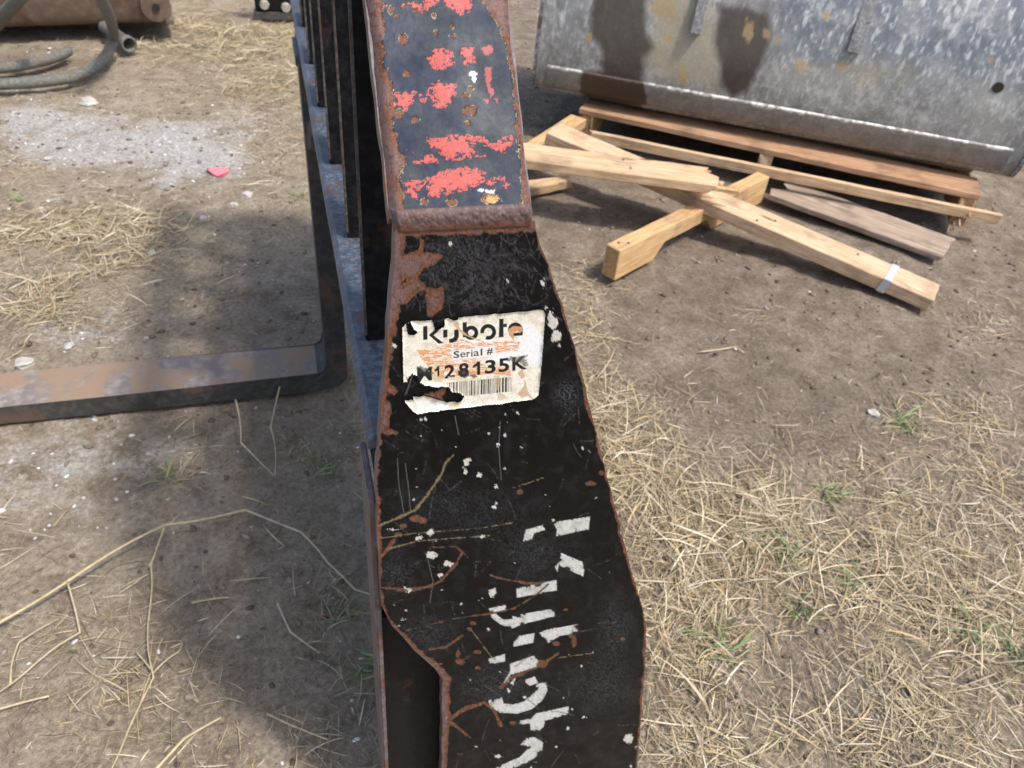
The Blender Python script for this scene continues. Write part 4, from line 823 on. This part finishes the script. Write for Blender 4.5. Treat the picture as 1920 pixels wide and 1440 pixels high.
# gravel crumbs (uncountable) and straw
def sample(n, dens, box_=(-500, -60, 2420, 1800)):
    out = []
    while len(out) < n:
        X = rng.uniform(-1.9, 3.0, 20000); Y = rng.uniform(.1, 4.6, 20000)
        d_ = np.stack([X, Y, 0*X], -1)-CAM; z_ = d_@FW; u_ = 960+FPX*(d_@RT)/z_; v_ = 720-FPX*(d_@UP)/z_
        ok = (z_ > .2) & (u_ > box_[0]) & (u_ < box_[2]) & (v_ > box_[1]) & (v_ < box_[3])
        pd = dens(u_, v_, X, Y); ok &= rng.random(20000) < pd
        out += list(zip(X[ok], Y[ok]))
    return np.array(out[:n])
ico = bmesh.new(); bmesh.ops.create_icosphere(ico, subdivisions=1, radius=1); iv = np.array([v_.co[:] for v_ in ico.verts]); ifc = np.array([[v_.index for v_ in f.verts] for f in ico.faces]); ico.free()
def crumbs(name, n, dens, r0, r1, pal, label, cat):
    p = sample(n, dens); r_ = r0+(r1-r0)*rng.random(n)**4
    sc = rng.uniform(.6, 1.3, (n, 1, 3)); jit = rng.uniform(.75, 1.25, (n, len(iv), 1)); th = rng.uniform(0, 6.28, n)
    q = iv[None]*sc*jit*np.array([1.25, .85, .75]); ct, s2 = np.cos(th)[:, None], np.sin(th)[:, None]
    q = np.stack([q[..., 0]*ct-q[..., 1]*s2, q[..., 0]*s2+q[..., 1]*ct, q[..., 2]*.7], -1)*r_[:, None, None]
    q[..., 0] += p[:, 0, None]; q[..., 1] += p[:, 1, None]; q[..., 2] += (gz(p[:, 0], p[:, 1])+r_*.25)[:, None]
    Fc = (ifc[None]+(np.arange(n)*len(iv))[:, None, None]).reshape(-1, 3)
    pal = np.array(pal); cc = pal[rng.integers(0, len(pal), n)]*rng.uniform(.8, 1.2, (n, 1)); cc = np.repeat(cc, len(iv), 0)
    o = mesh_np(name, q.reshape(-1, 3), Fc, M['tinted'], None, cc); return tag(o, label, cat, kind='stuff')
t = NT('loose_matter'); M['tinted'] = t.out(t.attr('tint', 'Color'), .85, 0, None, .2)
crumbs('soil_crumbs', 17000, lambda u, v_, X, Y: .35+.4*fbm(X*4, Y*4, 301),  .0011, .0075, [(.16, .12, .09), (.21, .165, .125), (.26, .21, .17), (.12, .09, .07)], 'small brown soil crumbs strewn over the ground', 'soil')
crumbs('chalk_gravel', 2400, lambda u, v_, X, Y: np.clip(blob(u, v_, CHALK)*.8+.05*(u < 700)+.012, 0, 1), .0009, .0058, [(.60, .58, .54), (.50, .48, .44), (.70, .69, .66)], 'white chalk grit scattered over the pale ground', 'gravel')
def blades(n, dens, L0, L1, wd, pal, lift, seg=4, up=0.0, seedpts=None, spread=0, bend=.9):
    p = sample(n, dens) if seedpts is None else seedpts
    n = len(p); th = rng.uniform(0, 6.283, n); L = L0+(L1-L0)*rng.random(n)**1.7; cv = rng.normal(0, bend, n)
    el = np.abs(rng.normal(up, .16+up*.35, n)); wd_ = wd*rng.uniform(.55, 1.35, n)
    z0 = gz(p[:, 0], p[:, 1])+rng.random(n)**2*lift+.0008
    x_ = p[:, 0].copy(); y_ = p[:, 1].copy(); z_ = z0.copy(); V = np.zeros((n, seg+1, 2, 3)); tw = rng.uniform(-.9, .9, n)
    for k in range(seg+1):
        f = k/seg; a_ = th+cv*f; wv_ = wd_*(1-.75*f**3)*(.55+.45*min(1, f*4))
        V[:, k, 0] = np.stack([x_-np.sin(a_)*wv_/2, y_+np.cos(a_)*wv_/2, z_+tw*wv_/2], -1); V[:, k, 1] = np.stack([x_+np.sin(a_)*wv_/2, y_-np.cos(a_)*wv_/2, z_-tw*wv_/2], -1)
        st = L/seg; ee = el*(1-1.25*f); x_ = x_+np.cos(a_)*np.cos(ee)*st; y_ = y_+np.sin(a_)*np.cos(ee)*st; z_ = z_+np.sin(ee)*st
    i0 = (np.arange(n)*(seg+1)*2)[:, None]; k_ = np.arange(seg)[None]*2
    Fc = np.stack([i0+k_, i0+k_+1, i0+k_+3, i0+k_+2], -1).reshape(-1, 4)
    pal = np.array(pal); cc = pal[rng.integers(0, len(pal), n)]*rng.uniform(.62, 1.12, (n, 1)); cc = np.repeat(cc, (seg+1)*2, 0)
    return V.reshape(-1, 3), Fc, cc
PAL_S = [(.54, .43, .27), (.63, .53, .36), (.42, .33, .21), (.72, .63, .47), (.28, .215, .14), (.48, .39, .26), (.20, .155, .105), (.56, .42, .23), (.34, .32, .17)]
dS = lambda u, v_, X, Y: np.clip(blob(u, v_, STRAW)*np.clip(2.6*(.6*fbm(X*5.5, Y*5.5, 311)+.4*fbm(X*15, Y*15, 312)-.33), .04, 1.3)*(1-.8*np.clip(blob(u, v_, DARK), 0, 1)*(u > 1000))*np.where((u > 1920) | (u < 0) | (v_ > 1440), .6, 1)+.25*((u > 1920) | (u < 0) | (v_ > 1440))*np.clip(fbm(X*3, Y*3, 21)*3-1.2, 0, 1), 0, 1)
b1 = blades(66000, dS, .008, .065, .0011, PAL_S, .010, 4, 0.0, None, 0, .3)
b2 = blades(5000, lambda u, v_, X, Y: .25+0*u, .008, .035, .0012, PAL_S, .003, 4, 0.0, None, 0, .3)
b3 = blades(4200, lambda u, v_, X, Y: np.clip(dS(u, v_, X, Y)*1.2-.25, 0, 1), .035, .11, .0018, PAL_S[:4]+PAL_S[7:8], .014, 5, .2, None, 0, .35)
def joinb(*bs):
    off = 0; Vs = []; Fs = []; Cs = []
    for V, Fc, cc in bs: Vs.append(V); Fs.append(Fc+off); Cs.append(cc); off += len(V)
    return np.concatenate(Vs), np.concatenate(Fs), np.concatenate(Cs)
t = NT('dry_straw'); M['straw'] = t.out(t.mix(1., t.attr('tint', 'Color'), t.ramp(t.noise(t.obj(), 300, 3), [(.3, .8), (.7, 1.15)]), 'MULTIPLY'), .7, 0, None, .3)
V, Fc, cc = joinb(b1, b2, b3)
tag(mesh_np('dry_straw', V, Fc, M['straw'], None, cc), 'dry yellow straw and dead grass matted over the dirt', 'straw', kind='stuff')
# green tufts
t = NT('green_blade'); M['green'] = t.out(t.attr('tint', 'Color'), .6, 0, None, .3)
PAL_G = [(.14, .21, .08), (.20, .27, .11), (.26, .31, .14), (.33, .30, .15)]
TUFT = [((1690, 800), 18, .075, 'green grass tuft on bare dirt near the pale pebble'), ((1480, 1035), 22, .06, 'broad green and yellow grass tuft in the middle of the thick straw mat'), ((1395, 1030), 14, .055, 'narrow green tuft between the side plate edge and the broad tuft'),
        ((1560, 930), 18, .05, 'low green tuft in straw below the tuft on bare dirt'), ((1345, 1215), 14, .075, 'long-bladed green tuft close to the widest corner of the side plate'), ((600, 880), 12, .05, 'green weed tuft growing beside the forked dry twig'),
        ((310, 895), 12, .04, 'tiny green tuft on pale grit under the tine blade edge'), ((380, 92), 18, .07, 'green tuft in yellow straw between the pipe stub and fork frame'), ((650, 1150), 14, .05, 'green tuft at the thin end of the long bent stem'), ((690, 1250), 12, .05, 'green tuft against the front flange in the shade'),
        ((280, 70), 10, .06, 'green tuft beside the open mouth of the pipe stub'), ((40, 375), 9, .05, 'lone green tuft in straw below the chalky patch'), ((560, 370), 9, .05, 'green tuft beside the upright tine shank'), ((200, 125), 10, .06, 'green tuft just outside the thick hose loop'),
        ((1810, 1180), 18, .065, None), ((1600, 1100), 14, .05, None), ((1500, 1150), 12, .06, None), ((1900, 1230), 14, .06, None)]
for k, (q, n_, L_, lb) in enumerate(TUFT):
    n_ = int(n_*1.7); ct = gpt(*q); sp_ = np.stack([rng.uniform(ct.x-.02, ct.x+.02, n_), rng.uniform(ct.y-.02, ct.y+.02, n_)], -1)
    V, Fc, cc = blades(n_, None, L_*.5, L_, .0026, PAL_G, .002, 5, .55, sp_, bend=.5); V = V-np.array([ct.x, ct.y, 0])
    o = mesh_np('grass_tuft', V, Fc, M['green'], None, cc); o.location = (ct.x, ct.y, 0)
    if lb: tag(o, lb, 'grass')
    else: tag(o, 'green grass blades poking through the straw mat away from the fork frame', 'grass', 'green tufts in the straw mat')
# long dry stems
def stem(pts, r, parent=None, name='dry_grass_stem', label=None):
    P3 = [gpt(a_, b_, h) for a_, b_, h in pts]; path = []
    for A_, B_ in zip(P3, P3[1:]):
        bw_ = Vector((random.gauss(0, 1), random.gauss(0, 1), 0))*(B_-A_).length*.025
        path += [A_.lerp(B_, k/5)+bw_*math.sin(math.pi*k/5) for k in range(5)]
    path.append(P3[-1]); bm = bmesh.new(); n_ = len(path); add_tube(bm, path, [r*(1-.45*i/n_)*(1.25 if i % 5 == 0 else 1) for i in range(n_)], 6)
    o = bm_obj(name, bm, M['stem'], parent, True)
    if label: tag(o, label, 'grass stem')
    return o
t = NT('dry_stem'); M['stem'] = t.out(t.ramp(t.noise(t.obj(), 80, 4), [(.3, (.42, .33, .19)), (.7, (.62, .52, .33))]), .6)
s1 = stem([(-120, 1235, .012), (0, 1167, .02), (130, 1088, .03), (310, 984, .04), (460, 956, .035), (565, 998, .03), (615, 1055, .022), (665, 1105, .012), (715, 1120, .005)], .0023, None, 'dry_grass_stem', 'long bent dry grass stem with side shoots lying left of the side plate')
stem([(310, 984, .04), (283, 1060, .025), (280, 1150, .02), (288, 1270, .018), (240, 1370, .012), (205, 1450, .01)], .0016, s1, 'side_shoot')
stem([(126, 1090, .03), (150, 1186, .02), (60, 1250, .015), (-20, 1310, .01)], .0015, s1, 'side_shoot')
stem([(-20, 1335, .012), (92, 1305, .014)], .002, None, 'dry_grass_stem', 'short thick pale straw stalk next to the long bent stem')
stem([(20, 1285, .01), (35, 1205, .015), (110, 1160, .01)], .0013, None, 'dry_grass_stem', 'thin whitish bent straw below the long bent stem')
stem([(290, 1445, .008), (345, 1385, .014), (415, 1345, .012)], .0022, None, 'dry_grass_stem', 'stout dry stalk lying below the curved straw loop')
stem([(255, 1222, .01), (288, 1262, .016), (335, 1222, .02), (342, 1205, .016), (318, 1215, .01)], .0013, None, 'dry_grass_stem', 'curled straw loop crossing a side shoot of the long stem')
stem([(500, 1338, .006), (615, 1387, .008)], .0016, None, 'dry_grass_stem', 'straight straw on dark dirt close to the front flange')
stem([(442, 750, .05), (452, 830, .035), (515, 893, .005)], .0018, None, 'dry_grass_stem', 'forked dry twig standing in front of the tine blade')
stem([(525, 725, .06), (508, 800, .03), (515, 893, .004)], .0016, None, 'dry_grass_stem', 'upright dry twig leaning on the tine heel')
stem([(360, 1130, .004), (430, 1120, .006)], .0018, None, 'dry_grass_stem', 'short straw piece on bare dirt under the long bent stem')
stem([(520, 1130, .01), (545, 1185, .012), (600, 1225, .006)], .0018, None, 'dry_grass_stem', 'yellow straw sprig near the side plate notch')
stem([(1310, 660, .008), (1380, 650, .01), (1395, 662, .004)], .0018, None, 'dry_grass_stem', 'dry twig on bare dirt between the stringer piece and straw mat')
